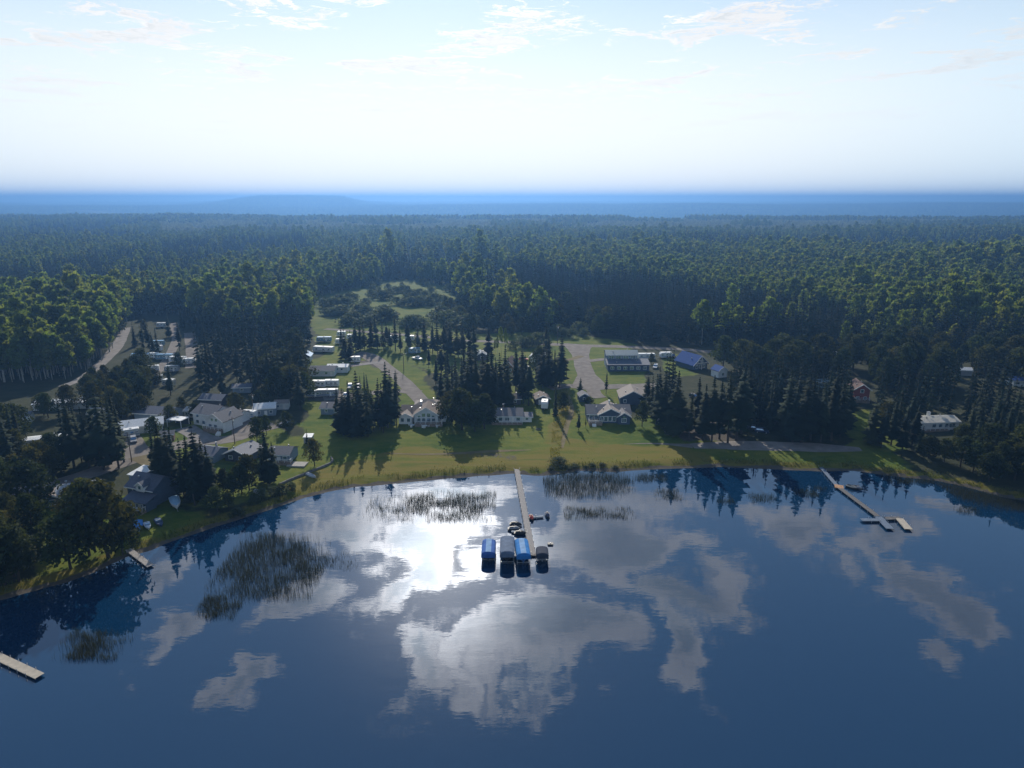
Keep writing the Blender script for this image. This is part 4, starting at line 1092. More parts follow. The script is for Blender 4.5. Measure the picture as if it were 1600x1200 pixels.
M_COVER = mat("pale_blue_cover", (.3, .48, .62), .75, .2, noise=(1.5, .1)); M_COVER2 = mat("bright_blue_cover", (.08, .26, .6), .7, .2, noise=(1.5, .1)); M_WHITEHULL = mat("white_gelcoat", (.75, .76, .78), .25, .5)
e = place("covered_boat", 275, 792, 32, 4, 0); runabout(e, 7.0, 2.5, 1.0, M_WHITEHULL, M_COVER, .6); boat_trailer(e, 7.0); tag(e, "big boat under a pale blue cover on a trailer by the dark shoreline trees", "boat", "boats kept on shore")
e = place("covered_boat", 217, 826, 30, 3, 0); runabout(e, 5.2, 2.1, .8, PAINT['blue'], M_COVER2, .3); boat_trailer(e, 5.2); tag(e, "boat under a bright blue cover, leftmost of the row on the bank", "boat", "boats kept on shore")
e = place("rowboat", 231, 824, 36, 2.5, 0); runabout(e, 4.0, 1.5, .55, M_WHITEHULL, None, .1); tag(e, "small white open boat beside the bright blue covered boat", "boat", "boats kept on shore")
e = place("rowboat", 249, 819, 40, 2.5, 0); runabout(e, 4.8, 1.7, .6, PAINT['navy'], None, .1); tag(e, "dark blue open boat, rightmost of the row on the bank", "boat", "boats kept on shore")


def skiff(px, py, rot, label):
    e = place("overturned_skiff", px, py, rot, 2, 0); l, w, hh = 4.2, 1.45, .6
    rings = [[(x, y, hh + .05 - z) for x, y, z in r] for r in hull(l, w, hh)]
    MB().loft(rings).build("hull", PAINT['silver'], e); MB().box(-.03, .03, -l * .3, l * .5, hh + .055, hh + .12).build("keel", M_STEEL, e)
    return tag(e, label, "boat", "overturned skiffs")


skiff(487, 744, 50, "overturned metal skiff on the grass below the low stone wall"); skiff(405, 771, 48, "overturned metal skiff in the shade near the water's edge")

car(547, 606, 10, 'white', "white suv on the trailer lawn, front one of the pair facing the lake"); car(560, 606, 8, 'silver', "silver suv beside the columnar spruces on the trailer lawn")
car(540, 620, 12, 'white', "white pickup parked at the end of the gravel drive", 'pickup'); car(824, 578, 10, 'black', "black suv with bright roof beside the pale garage house")
car(818, 563, 80, 'red', "dark red suv left of the pale garage house"); car(1024, 575, -20, 'white', "white suv parked right of the long blue-grey house")
car(652, 562, 60, 'white', "white pickup under the spruces across the gravel street", 'pickup'); car(209, 690, 30, 'grey', "grey suv on the drive below the white metal roof")
car(1190, 676, 70, 'navy', "dark blue suv under the right-hand spruces by the shore road"); car(1176, 672, 62, 'black', "black pickup left of the dark blue suv under the spruces", 'pickup')
car(1050, 558, 20, 'black', "black pickup near the chalet's lawn", 'pickup'); car(1063, 628, 15, 'silver', "silver suv between the spruces right of the wide garage"); car(1085, 622, 30, 'black', "black suv deep between the spruces right of the wide garage")
car(129, 682, -10, 'silver', "silver pickup in the shade right of the mobile home", 'pickup'); car(446, 664, -60, 'navy', "navy suv at the gravel turn below the left spruces")
trailer(856, 638, 84, "white camper standing on the strip between shed and thin spruce", 5.0, 2.5, 3.1)
trailer(206, 684, 30, "small white camper behind the grey suv", 5.0)
trailer(387, 655, -10, "white camper between the taupe garage and the utility pole", 5.5)
trailer(497, 606, 0, "white-roofed camper, back left one on the trailer lawn", 6); trailer(517, 605, 0, "dark-windowed camper, back right one on the trailer lawn", 6.2, stripe='black')
trailer(511, 621, 4, "largest grey-white camper at the front of the trailer lawn", 8.5, 2.6, 3.1, 'grey'); trailer(489, 622, 6, "grey camper nearest the dark left spruces on the trailer lawn", 6, 2.5, 2.9, 'grey', 'metal')
trailer(504, 551, -12, "long camper with dark stripe at the meadow end of the row", 11, 2.8, 3.0, stripe='navy'); trailer(506, 535, 4, "pale blue camper nearest the green meadow", 8, wall='teal', roofm='sky'); trailer(531, 538, 6, "short white camper beside the lone spruce near the meadow", 5)
trailer(554, 567, 4, "white-roofed camper at the top of the gravel street", 5.2, stripe='black'); trailer(1010, 562, 0, "white motorhome right of the long blue-grey house", 8.5, motor=True); trailer(1041, 560, 8, "white camper parked along the back road near the chalet", 6)
k = 0
for (px, py, rot, l, wall, roofm, lab) in ((245, 541, 4, 7, 'teal', 'sky', "blue-roofed camper highest in the left camper park"), (243, 549, 0, 6, 'white', 'white', "white camper just below the highest blue roof in the camper park"),
        (219, 562, 6, 9, 'pale', 'sky', "blue-roofed camper at the left end of the park's main row"), (238, 561, 2, 5, 'white', 'white', "short white camper in the park's main row"), (256, 563, 3, 8, 'teal', 'sky', "blue-roofed camper in the middle of the park's main row"),
        (276, 567, -8, 8, 'white', 'white', "long white camper right of the row's blue roofs"), (295, 570, 20, 6, 'white', 'white', "white camper at the right end of the park's main row"), (236, 582, 24, 7, 'white', 'white', "white-roofed camper at the park's lower left"),
        (268, 582, 10, 6, 'grey', 'metal', "grey camper at the park's lower middle"), (243, 597, 8, 5, 'white', 'white', "white camper lowest in the park behind the bushy trees"), (262, 604, -8, 5, 'cream', 'white', "cream camper below the grey one at the park's foot"), (252, 512, 6, 6, 'white', 'white', "white camper farthest back in the left camper park"),
        (533, 526, 2, 5, 'white', 'white', "white camper among spruces behind the long camper"), (549, 531, -6, 5.5, 'pale', 'white', "pale camper behind the spruce row near the back road"), (612, 533, 0, 7, 'white', 'white', "long white camper half seen behind the spruce row"), (640, 533, 3, 5, 'white', 'white', "short white camper at the right end of the spruce row"), (648, 553, 16, 6, 'teal', 'sky', "blue camper under spruces across the gravel street")):
    trailer(px, py, rot, lab, l, wall=wall, roofm=roofm)

# ------------------------------------------------------------------ docks, lifts and watercraft
M_PLANK = mat("weathered_planks", (.31, .29, .275), .9, .15, noise=(2.5, .3)); M_PLANKG = mat("dark_grey_planks", (.15, .14, .135), .85, .15, noise=(1.2, .2)); M_PLANKB = mat("blue_grey_planks", (.12, .16, .22), .7, .25, noise=(1.2, .15)); M_PLANKO = mat("cedar_planks", (.42, .24, .13), .8, .2, noise=(1.2, .15)); M_PLANKC = mat("pale_planks", (.42, .37, .3), .8, .2, noise=(1.2, .12))
SECT = {}


def dock_run(root, a, b, w, m, sec=3.0, z=.5):
    """dock sections of cross planks from a to b (world xy), posts between them"""
    a, b = Vector((a[0], a[1])), Vector((b[0], b[1])); d = (b - a); n = max(1, round(d.length / sec)); l = d.length / n; ang = math.atan2(d.y, d.x)
    k = (round(l, 2), w, m.name)
    if k not in SECT:
        s = MB(); q = max(4, int(l / .3))
        for i in range(q): s.box(l * i / q + .012, l * (i + 1) / q - .012, -w / 2, w / 2, -.05, 0)
        s.box(.02, l - .02, -w / 2 + .05, -w / 2 + .15, -.22, -.053); s.box(.02, l - .02, w / 2 - .15, w / 2 - .05, -.22, -.053); SECT[k] = s.mesh("deck_section", m)
        SECT[k, 'p'] = MB().tube((0, 0, -2.0), (0, 0, .35), .06, .06, 6).mesh("post", M_STEEL)
    for i in range(n):
        p = a + d * (i / n); p3 = Vector((p.x, p.y, z)) - root.location
        link("deck_section", SECT[k], root, p3, ang)
        for sd in (-1, 1):
            o = Vector((-math.sin(ang), math.cos(ang))) * (w / 2 + .07) * sd; link("post", SECT[k, 'p'], root, (p3.x + o.x, p3.y + o.y, p3.z))


def W(px, py, z=0.0): return unproject(px, py, z)
def dock_root(name, a): e = link(name, None, None, (a[0], a[1], 0)); return e


a = W(807.5, 731, .9); dk = dock_root("long_dock", a)
dock_run(dk, a, W(832, 866, .5), 1.5, M_PLANK)
for (p, q, w) in (((827, 808), (849, 806), .9), ((824, 831), (799, 830), .9), ((830, 866), (842, 866), 1.0), ((783, 868), (774, 868), 1.0), ((807, 858), (800, 858), .9), ((783, 850), (773, 850), .7)):
    if p[0] in (783, 807): continue
    dock_run(dk, W(*p, .45), W(*q, .45), w, M_PLANKB if p[0] < 830 else M_PLANK, 1.6, .46)
tag(dk, "long straight plank dock with finger arms reaching the boat lifts", "dock")
a = W(1273, 717, .8); dk = dock_root("angled_dock", a)
dock_run(dk, a, W(1309, 760, .5), 1.2, M_PLANKB); dock_run(dk, W(1310, 760.5, .5), W(1371, 806, .5), 1.4, M_PLANKG); dock_run(dk, W(1372, 807, .5), W(1391, 826, .5), 1.9, M_PLANKB)
dock_run(dk, W(1318, 761, .5), W(1304, 759, .5), 2.4, M_PLANKO, 2, .52); dock_run(dk, W(1373, 812, .5), W(1346, 812, .5), 1.5, M_PLANKB, 2, .52); dock_run(dk, W(1384, 810, .5), W(1407, 809, .5), 1.4, M_PLANKG, 2, .52); dock_run(dk, W(1405, 810, .5), W(1420, 827, .5), 1.9, M_PLANKC, 2, .54)
tag(dk, "angled dock with cross arms, orange and cream platforms at the right", "dock")
a = W(196, 853, .8); dk = dock_root("short_dock", a); dock_run(dk, a, W(235, 884, .5), 1.4, M_PLANK, 2.5, .5); tag(dk, "short grey dock jutting from the shaded left bank", "dock")
a = W(-30, 1012, .6); dk = dock_root("corner_dock", a); dock_run(dk, a, W(62, 1056, .5), 1.6, M_PLANKC, 2.5, .5); tag(dk, "pale-edged dock cut off by the lower left corner", "dock")


def lift(px, py, rot, l, w, hh, cm, label, bm, side=None):
    """boat lift: posts, cradle, vaulted canopy with hanging valance, and the boat it carries is its own thing"""
    x, y = W(px, py); e = link("boat_lift", None, None, (x, y, 0), R(rot))
    for a_ in (-w / 2, w / 2):
        for b_ in (.9, l - .9): MB().box(a_ - .06, a_ + .06, b_ - .06, b_ + .06, -2.2, hh).build("post", M_STEEL, e)
        MB().box(a_ - .05, a_ + .05, .3, l - .3, hh + .003, hh + .1).build("canopy_rail", M_STEEL, e)
    MB().box(-w / 2 + .06, w / 2 - .06, 1.4, 1.55, .1, .25).build("cradle_beam", M_STEEL, e); MB().box(-w / 2 + .06, w / 2 - .06, l - 1.6, l - 1.45, .1, .25).build("cradle_beam", M_STEEL, e)
    q = w / 2 + .18; rings = []
    for t in (0, .05, .12, .5, .88, .95, 1):
        en = .86 if t in (0, 1) else (.97 if t in (.05, .95) else 1); r = []
        for a_ in np.linspace(0, PI, 9): r.append((-math.cos(a_) * q * (en if t not in (0, 1) else .95), l * t, hh + .1 + (.75 * en * math.sin(a_) ** .8 if t not in (0, 1) else .3 * math.sin(a_))))
        rings.append([(-q, l * t, hh - .55)] + r + [(q, l * t, hh - .55)])
    vs = [p for r in rings for p in r]; n = len(rings[0]); b = MB(); b.add(vs, [(k * n + i, k * n + i + 1, (k + 1) * n + i + 1, (k + 1) * n + i) for k in range(len(rings) - 1) for i in range(n - 1)])
    b.add(rings[0], [tuple(range(n))]); b.add(rings[-1], [tuple(range(n))])
    co = b.build("canopy", cm, e, fix=False)
    if side:
        b = MB(); rr = [[(p[0] * 1.004, p[1], p[2] + .012) for p in r[4:7]] for r in rings[1:-1]]; m = len(rr[0])
        b.add([p for r in rr for p in r], [(k * m + i, k * m + i + 1, (k + 1) * m + i + 1, (k + 1) * m + i) for k in range(len(rr) - 1) for i in range(m - 1)]); b.build("stripe", side, co, fix=False)
    tag(e, label, "boat lift", "canopied boat lifts by the long dock")
    bo = link("moored_boat", None, None, (x + math.sin(R(-rot)) * l * .5, y + math.cos(R(rot)) * l * .5, .27), R(rot)); runabout(bo, l * .8, w * .78, .85, PAINT[bm], None, 0)
    tag(bo, "boat under the " + label.split(" canopied")[0] + " lift canopy by the long dock", "boat", "boats in the lifts")


CAN = {n: mat(n + "_canopy", c, .85, .15, noise=(.9, .16)) for n, c in dict(blue=(.045, .12, .36), slate=(.12, .16, .23), bright=(.03, .18, .46), dark=(.04, .05, .075), pale=(.2, .33, .52)).items()}
lift(763, 880, 0, 6.8, 2.9, 1.9, CAN['blue'], "blue canopied boat lift, leftmost by the long dock", 'navy', CAN['pale'])
lift(792.5, 884, 0, 8.2, 3.0, 2.6, CAN['slate'], "slate grey canopied boat lift, tallest by the long dock", 'black')
lift(818.5, 885, 4, 7.8, 2.9, 2.3, CAN['bright'], "bright blue canopied boat lift with pale stripe right beside the dock", 'blue', CAN['pale'])
lift(847.5, 881, 0, 3.6, 2.5, 1.8, CAN['dark'], "small dark canopied boat lift right of the dock's end", 'grey')


def jetski(px, py, rot, paint, label):
    x, y = W(px, py); e = link("jet_ski", None, None, (x, y, .05), R(rot)); l = 3.1
    MB().loft(hull(l, 1.15, .45)).build("hull", PAINT['black'], e)
    MB().loft([[(-.5, 1.3, .45), (-.4, 1.3, .6), (.4, 1.3, .6), (.5, 1.3, .45)], [(-.55, .2, .45), (-.3, .2, .8), (.3, .2, .8), (.55, .2, .45)], [(-.5, -.5, .47), (-.28, -.5, 1.0), (.28, -.5, 1.0), (.5, -.5, .47)], [(-.12, -1.4, .55), (-.05, -1.4, .62), (.05, -1.4, .62), (.12, -1.4, .55)]]).build("deck", PAINT[paint], e)
    MB().loft([[(-.22, 1.15, .62), (-.18, 1.15, .85), (.18, 1.15, .85), (.22, 1.15, .62)], [(-.24, .1, .8), (-.18, .1, .98), (.18, .1, .98), (.24, .1, .8)]]).build("seat", PAINT['black'], e)
    b = MB(); b.tube((0, -.35, .95), (0, -.2, 1.2), .06); b.tube((-.42, -.15, 1.22), (.42, -.15, 1.22), .035); b.build("handlebar", PAINT['black'], e)
    return tag(e, label, "jet ski", "watercraft by the docks")


jetski(830.5, 811, 8, 'red', "red and white jet ski at the dock end of the right finger arm"); jetski(855.5, 807, 4, 'navy', "dark jet ski at the far tip of the right finger arm")
jetski(806, 821, 80, 'black', "black jet ski above the left finger arm"); jetski(813, 835, 86, 'black', "black jet ski tucked below the left finger arm"); jetski(803, 828, 92, 'grey', "grey jet ski lying along the left finger arm")
jetski(1330, 763, 40, 'tan', "tan jet ski on the angled dock's float, left one"); jetski(1339, 764, 40, 'grey', "grey jet ski on the angled dock's float, right one")
x, y = W(860, 851); e = link("mooring_float", None, None, (x, y, 0)); MB().extrude_z([(-.6, -.5), (.6, -.5), (.7, 0), (.6, .5), (-.6, .5), (-.7, 0)], -.3, .35).build("float_body", PAINT['black'], e); MB().tube((0, 0, .352), (0, 0, .6), .08, .08).build("cleat", M_STEEL, e); tag(e, "small black mooring float right of the dark boat lift", "float")

# ------------------------------------------------------------------ poles, wall, garden things
M_POLE = mat("weathered_pole", (.13, .1, .08), .9, .1, noise=(2, .2))


def pole(px, py, hh, label, rot=10):
    x, y, z = G(px, py); e = link("utility_pole", None, None, (x, y, z), R(rot))
    MB().tube((0, 0, -.5), (0, 0, hh), .16, .11, 8).build("pole", M_POLE, e); MB().box(-1.1, 1.1, -.2, -.1, hh - .75, hh - .6).build("crossarm", M_POLE, e)
    for u in (-.95, -.35, .35, .95): MB().tube((u, -.15, hh - .598), (u, -.15, hh - .4), .05, .05).build("insulator", M_STEEL, e)
    if hh > 9: MB().tube((.3, -.16, hh - 1.9), (.3, -.16, hh - 1.05), .2, .2, 8).build("transformer", M_STEEL, e)
    return tag(e, label, "utility pole", "utility poles")


pole(206, 722, 9.5, "utility pole at the fork of the left gravel road"); pole(367, 693, 9.2, "utility pole between the hamlet's drive and the dark gabled cabin"); pole(397, 652, 9.2, "utility pole left of the bright white cabin roof"); pole(620, 612, 8.6, "utility pole beside the middle of the gravel street")
pole(631, 580, 8.6, "utility pole on the far side of the gravel street"); pole(871, 538, 10.5, "utility pole by the green clearing at the road junction", 30); pole(885, 590, 8.4, "utility pole on the strip left of the junction road"); pole(107, 588, 8.4, "utility pole against the pale aspen stand"); pole(594, 671, 8.0, "pale slim pole in front of the dark spruce clump on the lawn")
M_STONE = mat("field_stone", (.16, .155, .15), .9, .15, noise=(1.5, .25), bump=.5)
pts = smooth_line([G(*p)[:2] for p in ((437, 758), (455, 750), (475, 742), (497, 733), (512, 727), (520, 721), (517, 716))], 1.1)
e = link("low_stone_wall", None, None, (pts[0][0], pts[0][1], float(zg(*pts[0])[0])))
for p, q in zip(pts[:-1], pts[1:]):
    d = Vector((q[0] - p[0], q[1] - p[1])); ang = math.atan2(d.y, d.x); zz = float(zg(p[0], p[1])[0]); hh = .55 + .1 * random.random()
    b = MB().loft([[(.03, -.25, -.4), (.03, .25, -.4), (.05, .2, hh), (.05, -.2, hh)], [(d.length - .03, -.25, -.4), (d.length - .03, .25, -.4), (d.length - .05, .2, hh), (d.length - .05, -.2, hh)]])
    b.build("stone_block", M_STONE, e, Vector((p[0], p[1], zz)) - e.location, ang)
tag(e, "low dark stone wall curving along the left lawn's edge", "stone wall")


def table(px, py, label):
    e = place("patio_table", px, py, 0, 1.5, 0); n = 10
    MB().tube((0, 0, .7), (0, 0, .76), .9, .9, 12).build("table_top", M_TRIM, e); MB().tube((0, 0, 0), (0, 0, .698), .07, .07).build("leg", M_STEEL, e); MB().tube((0, 0, 0), (0, 0, .06), .35, .3, 8).build("base", M_STEEL, e)
    for i in range(3):
        a_ = 2.1 * i + .4; s = MB(); s.box(-.25, .25, -.25, .25, .4, .45); s.box(-.25, .25, .2, .25, .453, .9)
        for u in (-.22, .22):
            for v in (-.22, .22): s.box(u - .02, u + .02, v - .02, v + .02, 0, .397)
        c = s.build("patio_chair", M_TRIM, None, Vector((math.cos(a_) * 1.35, math.sin(a_) * 1.35, 0)) + e.location, a_ - PI / 2)
        tag(c, "white chair " + ("right of", "left of", "in front of")[i] + " the " + " ".join(label.split()[:6]), "chair", "chairs around the " + label)
    return tag(e, label, "table", "patio tables")


table(644, 667, "left round white table on the lawn below the tall-gabled house"); table(664, 668, "middle round white table below the tall-gabled house's deck"); table(684, 667, "right round white table near the tall-gabled house's corner")
table(983, 577, "round pale table on the grass below the long blue-grey house")
e = place("fire_pit", 841, 671, 0, 1, 0)
for i in range(9):
    a_ = 2 * PI * i / 9; MB().loft([[(-.2, -.13, -.1), (.2, -.13, -.1), (.2, .13, -.1), (-.2, .13, -.1)], [(-.16, -.1, .3), (.16, -.1, .3), (.16, .1, .3), (-.16, .1, .3)]]).build("stone", M_STONE, e, (math.cos(a_) * .75, math.sin(a_) * .75, 0), a_ + PI / 2)
tag(e, "dark ring of stones on the lawn below the pale bungalow", "fire pit")
e = place("picnic_table", 84, 845, 20, 2, 0)
MB().box(-.9, .9, -.38, .38, .72, .77).build("table_top", M_PLANKC, e)
for s in (-1, 1): MB().box(-.9, .9, s * .75 - .13, s * .75 + .13, .43, .47).build("bench", M_PLANKC, e); MB().loft([[(s * .7 - .04, -.8, 0), (s * .7 + .04, -.8, 0), (s * .7 + .04, -.7, 0), (s * .7 - .04, -.7, 0)], [(s * .7 - .04, .1, .717), (s * .7 + .04, .1, .717), (s * .7 + .04, .2, .717), (s * .7 - .04, .2, .717)]]).build("leg", M_PLANKC, e); MB().loft([[(s * .6 - .04, .8, 0), (s * .6 + .04, .8, 0), (s * .6 + .04, .7, 0), (s * .6 - .04, .7, 0)], [(s * .6 - .04, -.1, .717), (s * .6 + .04, -.1, .717), (s * .6 + .04, -.2, .717), (s * .6 - .04, -.2, .717)]]).build("leg", M_PLANKC, e)
tag(e, "pale wooden picnic table on the left bank's grass", "picnic table")

# ------------------------------------------------------------------ trees near the houses, one by one
BL = np.array(BLOCK)


def free(x, y, pad=0.0): return bool(np.all((BL[:, 0] - x) ** 2 + (BL[:, 1] - y) ** 2 > (BL[:, 2] + pad) ** 2))


USED = []


def grove(kind, poly, n, h0, h1, label, group, gap=3.0, pad=0.0, wide=(.9, 1.15), tries=40, share=1.0):
    """n trees of a kind spread over the ground that a pixel outline covers"""
    P = np.array([G(*p)[:2] for p in poly]); lo, hi = P.min(0), P.max(0); made = 0
    pl, pr, pm = min(p[0] for p in poly), max(p[0] for p in poly), .5 * (min(p[1] for p in poly) + max(p[1] for p in poly))
    for _ in range(n * tries):
        if made >= n: break
        x, y = lo[0] + random.random() * (hi[0] - lo[0]), lo[1] + random.random() * (hi[1] - lo[1])
        if not inside(np.array([x]), np.array([y]), P.tolist())[0]: continue
        if float(shore_dist(x, y)[0]) < 4 or not free(x, y, pad): continue
        if any((x - a) ** 2 + (y - b) ** 2 < gap * gap for a, b in USED[-400:]): continue
        USED.append((x, y)); qx, qy = project(x, y, 2.5); t = (qx - pl) / (pr - pl)
        lab = label + (", left" if t < .33 else ", middle" if t < .67 else ", right") + (" front part" if qy > pm else " back part")
        if share < 1 and (qy < pm or random.random() > share):          # too deep in the wood to be told apart
            k = {'spruce': 0, 'aspen': 3, 'broad': 6}[kind]; hh = h0 + (h1 - h0) * random.random(); s = hh / PROTO[kind][0][2]
            EXTRA.append((x, y, float(zg(x, y)[0]), k + random.randrange(2), s, s * .95)); made += 1; continue
        tree(kind, x, y, h0 + (h1 - h0) * random.random(), lab, group, wide[0] + (wide[1] - wide[0]) * random.random()); made += 1
    return made


def single(kind, px, py, h, label, group=None, wide=1.0):
    x, y, z = G(px, py); USED.append((x, y)); return tree(kind, x, y, h, label, group, wide, z)


ORD = ["leftmost", "second from the left", "third from the left", "fourth from the left", "fifth from the left", "sixth from the left", "seventh from the left", "eighth from the left"]


def row(kind, spots, label, group, wide=1.0):
    """trees at given spots; each label says which of the row it is"""
    sp = sorted((a, b, c * (.82 + .34 * random.random())) for a, b, c in spots); n = len(sp); q = max(s[1] for s in sp) + min(s[1] for s in sp)
    for i, (px, py, h) in enumerate(sp):
        if n == 1: lab = label
        elif n <= 15: lab = label + ", " + (ORD[i] if i < (n + 1) // 2 else ORD[n - 1 - i].replace("left", "right"))
        else: lab = label + (", left" if i < n / 3 else ", middle" if i < 2 * n / 3 else ", right") + (" front part" if py * 2 > q else " back part")
        single(kind, px, py, h, lab, group, wide * (.92 + .2 * random.random()))


# centre
row('spruce', [(528, 672, 15), (538, 680, 17), (548, 676, 16), (558, 684, 17), (566, 672, 19), (575, 682, 18), (584, 674, 17), (590, 664, 20), (599, 676, 19), (606, 668, 21), (612, 660, 22), (620, 664, 18), (556, 664, 15), (541, 664, 14), (602, 652, 19)],
    "dark spruce in the dense clump left of the tall-gabled house", "spruces left of the tall-gabled house", 1.15)
single('broad', 571, 662, 13, "green broadleaf tree rising inside the dark clump left of the tall-gabled house")
row('column', [(564, 621, 10), (570, 620, 11), (576, 621, 10)], "columnar spruce in the tight trio on the trailer lawn", "columnar trio on the trailer lawn", 1.2)
single('spruce', 620, 633, 14, "lone slim spruce at the street end of the trailer lawn")
single('broad', 722, 672, 15.5, "big dark round tree between the two lawn houses", None, 1.15); single('broad', 742, 674, 12, "lower dark round tree at the foot of the yellowish one", None, 1.2); single('broad', 757, 670, 13, "yellowish round tree touching the pale bungalow", None, 1.2); single('broad', 706, 660, 12, "dark bushy tree against the tall-gabled house's right side")
row('spruce', [(690, 628, 15), (700, 636, 17), (706, 622, 16), (714, 640, 19), (722, 628, 20), (730, 640, 19), (737, 626, 20), (745, 638, 21), (752, 628, 18), (760, 642, 22), (768, 630, 20), (775, 640, 20), (783, 630, 19), (792, 634, 17), (726, 614, 17), (742, 612, 17), (758, 614, 18), (776, 614, 17), (790, 616, 19), (712, 608, 15), (698, 610, 14), (806, 612, 17), (818, 630, 19), (822, 616, 17), (826, 634, 17), (815, 606, 18), (681, 600, 14)],
    "dark spruce in the row behind the two lawn houses", "spruces behind the lawn houses", 1.2)
row('spruce', [(848, 606, 17), (857, 604, 18), (866, 606, 19), (874, 606, 18), (877, 598, 19), (843, 600, 14), (862, 594, 16)], "dark spruce in the clump left of the road junction", "spruces left of the junction", 1.1)
single('broad', 843, 590, 14, "rounded green tree in front of the pale garage house", None, .75); single('column', 868, 650, 15, "tall thin spruce beside the white camper", None, .9); single('broad', 880, 640, 7, "small leafy tree right of the tall thin spruce", None, .8)
single('spruce', 853, 556, 19, "tallest thin spruce standing against the back road", None, .8); single('spruce', 857, 568, 15, "thin spruce right of the pale garage house", None, .8)
single('spruce', 906, 616, 7, "little spruce at the lower end of the junction road", None, 1.4); single('spruce', 947, 616, 9.5, "plump lone spruce on the grass right of the junction", None, 1.3); single('spruce', 904, 672, 7, "young spruce on the lawn left of the three-gabled house", None, 1.1); single('spruce', 915, 668, 3.8, "tiniest spruce on the lawn by the three-gabled house's stairs", None, 1.2)
single('broad', 1003, 666, 9.5, "round light green tree at the three-gabled house's right corner", None, 1.05); single('broad', 1018, 569, 5.5, "small yellow-green tree in front of the white motorhome", None, .8); single('willow', 921, 630, 2.5, "little bush beside the steep navy shed")
row('aspen', [(777, 563, 14), (784, 564, 15), (791, 562, 14), (772, 560, 12)], "slender pale poplar in the group above the A-frame cabin", "slender poplars above the A-frame", .45)
row('spruce', [(533, 540, 11), (548, 556, 15), (556, 550, 16), (563, 548, 17), (570, 546, 17), (580, 544, 18), (590, 545, 16), (600, 547, 18), (610, 546, 16), (618, 548, 17), (626, 550, 15), (640, 548, 18), (652, 550, 17), (664, 548, 16), (676, 552, 20), (684, 556, 20), (694, 554, 17), (704, 556, 18), (716, 558, 20), (724, 560, 18), (734, 558, 19), (741, 562, 18), (764, 552, 16), (540, 562, 13), (548, 570, 13), (606, 540, 14), (636, 540, 14), (700, 545, 15), (722, 544, 15), (670, 575, 12), (690, 585, 13), (700, 590, 14), (740, 590, 13)],
    "dark spruce in the long row above the gravel street", "spruces above the gravel street", 1.2)
row('willow', [(815, 543, 6), (828, 543, 6), (842, 541, 6.5), (802, 545, 5), (880, 527, 5), (894, 528, 5), (870, 524, 6), (905, 520, 6), (912, 526, 5)], "round grey-green willow bush along the back road", "willow bushes along the back road", 1.2)
row('willow', [(510, 492, 6), (522, 494, 6), (533, 492, 7), (505, 480, 6), (541, 478, 6), (545, 470, 6), (530, 472, 7), (517, 478, 6), (555, 503, 6), (545, 508, 6), (562, 510, 6), (575, 508, 6), (588, 504, 6), (600, 500, 7), (610, 498, 6), (600, 488, 5), (572, 490, 5), (560, 488, 5), (640, 512, 7), (650, 510, 7), (658, 512, 6), (632, 510, 5), (620, 476, 7), (632, 478, 7), (645, 478, 7), (658, 476, 7), (670, 478, 7), (680, 474, 7), (600, 468, 7), (608, 462, 6), (592, 464, 6), (640, 464, 6), (655, 462, 6), (618, 458, 6), (572, 478, 5), (700, 505, 8), (712, 508, 8), (725, 512, 8), (690, 498, 8), (735, 514, 8), (718, 496, 8)], "round dark willow bush in the green meadow", "willow bushes in the meadow", 1.5)
grove('willow', [(500, 470), (560, 452), (600, 432), (720, 440), (735, 500), (690, 490), (600, 470), (540, 470), (500, 490)], 34, 3.5, 7, "grey-green willow thicket at the far end of the meadow", "willow thicket behind the meadow", 6)
grove('broad', [(690, 490), (740, 480), (800, 500), (830, 525), (760, 528), (720, 520)], 34, 8, 13, "bushy broadleaf tree along the right side of the meadow", "trees right of the meadow", 4.5)
grove('broad', [(830, 520), (900, 480), (1000, 520), (985, 535), (930, 524), (905, 512)], 22, 11, 16, "dark broadleaf tree in the thicket above the road junction", "thicket above the junction", 4.5)

# left wood and hamlet
grove('spruce', [(305, 560), (340, 530), (420, 520), (486, 530), (480, 600), (470, 668), (440, 650), (430, 625), (380, 618), (320, 625)], 85, 14, 22, "tall spruce in the dark wood between camper park and trailer lawn", "spruces of the dark left wood", 3.2, share=.8)
grove('broad', [(390, 560), (470, 540), (480, 640), (470, 672), (440, 640)], 16, 12, 17, "leafy tree among the spruces of the dark left wood", "leafy trees of the left wood", 4)
row('broad', [(402, 693, 8.5)], "pale feathery tree beside the hamlet's gravel road", None, .9); single('broad', 492, 728, 9, "round dark tree beside the low stone wall", None, .85); single('spruce', 480, 697, 6, "small spruce behind the tiny garden shed")
row('spruce', [(250, 770, 17), (262, 776, 19), (275, 768, 18), (288, 778, 20), (300, 772, 19), (312, 780, 19), (324, 772, 18), (333, 780, 16), (305, 790, 15), (270, 758, 16), (244, 756, 15), (316, 760, 14)], "dark spruce in the dense shoreline clump before the stovepipe cabin", "dark shoreline spruces", 1.35)
row('broad', [(350, 776, 10), (366, 780, 10), (378, 772, 11), (390, 766, 10), (340, 800, 7), (358, 796, 6)], "shaded leafy tree right of the dark shoreline spruces", "leafy trees by the dark shore"); row('spruce', [(413, 752, 14), (421, 756, 16), (430, 750, 13)], "dark spruce in the trio in front of the deck cabin", "trio before the deck cabin", 1.15)
row('willow', [(398, 786, 3), (410, 780, 3), (425, 772, 2.6), (372, 806, 2.6), (440, 772, 2.4), (455, 764, 2)], "low bush on the left bank near the overturned skiffs", "low bushes on the left bank", 1.1)
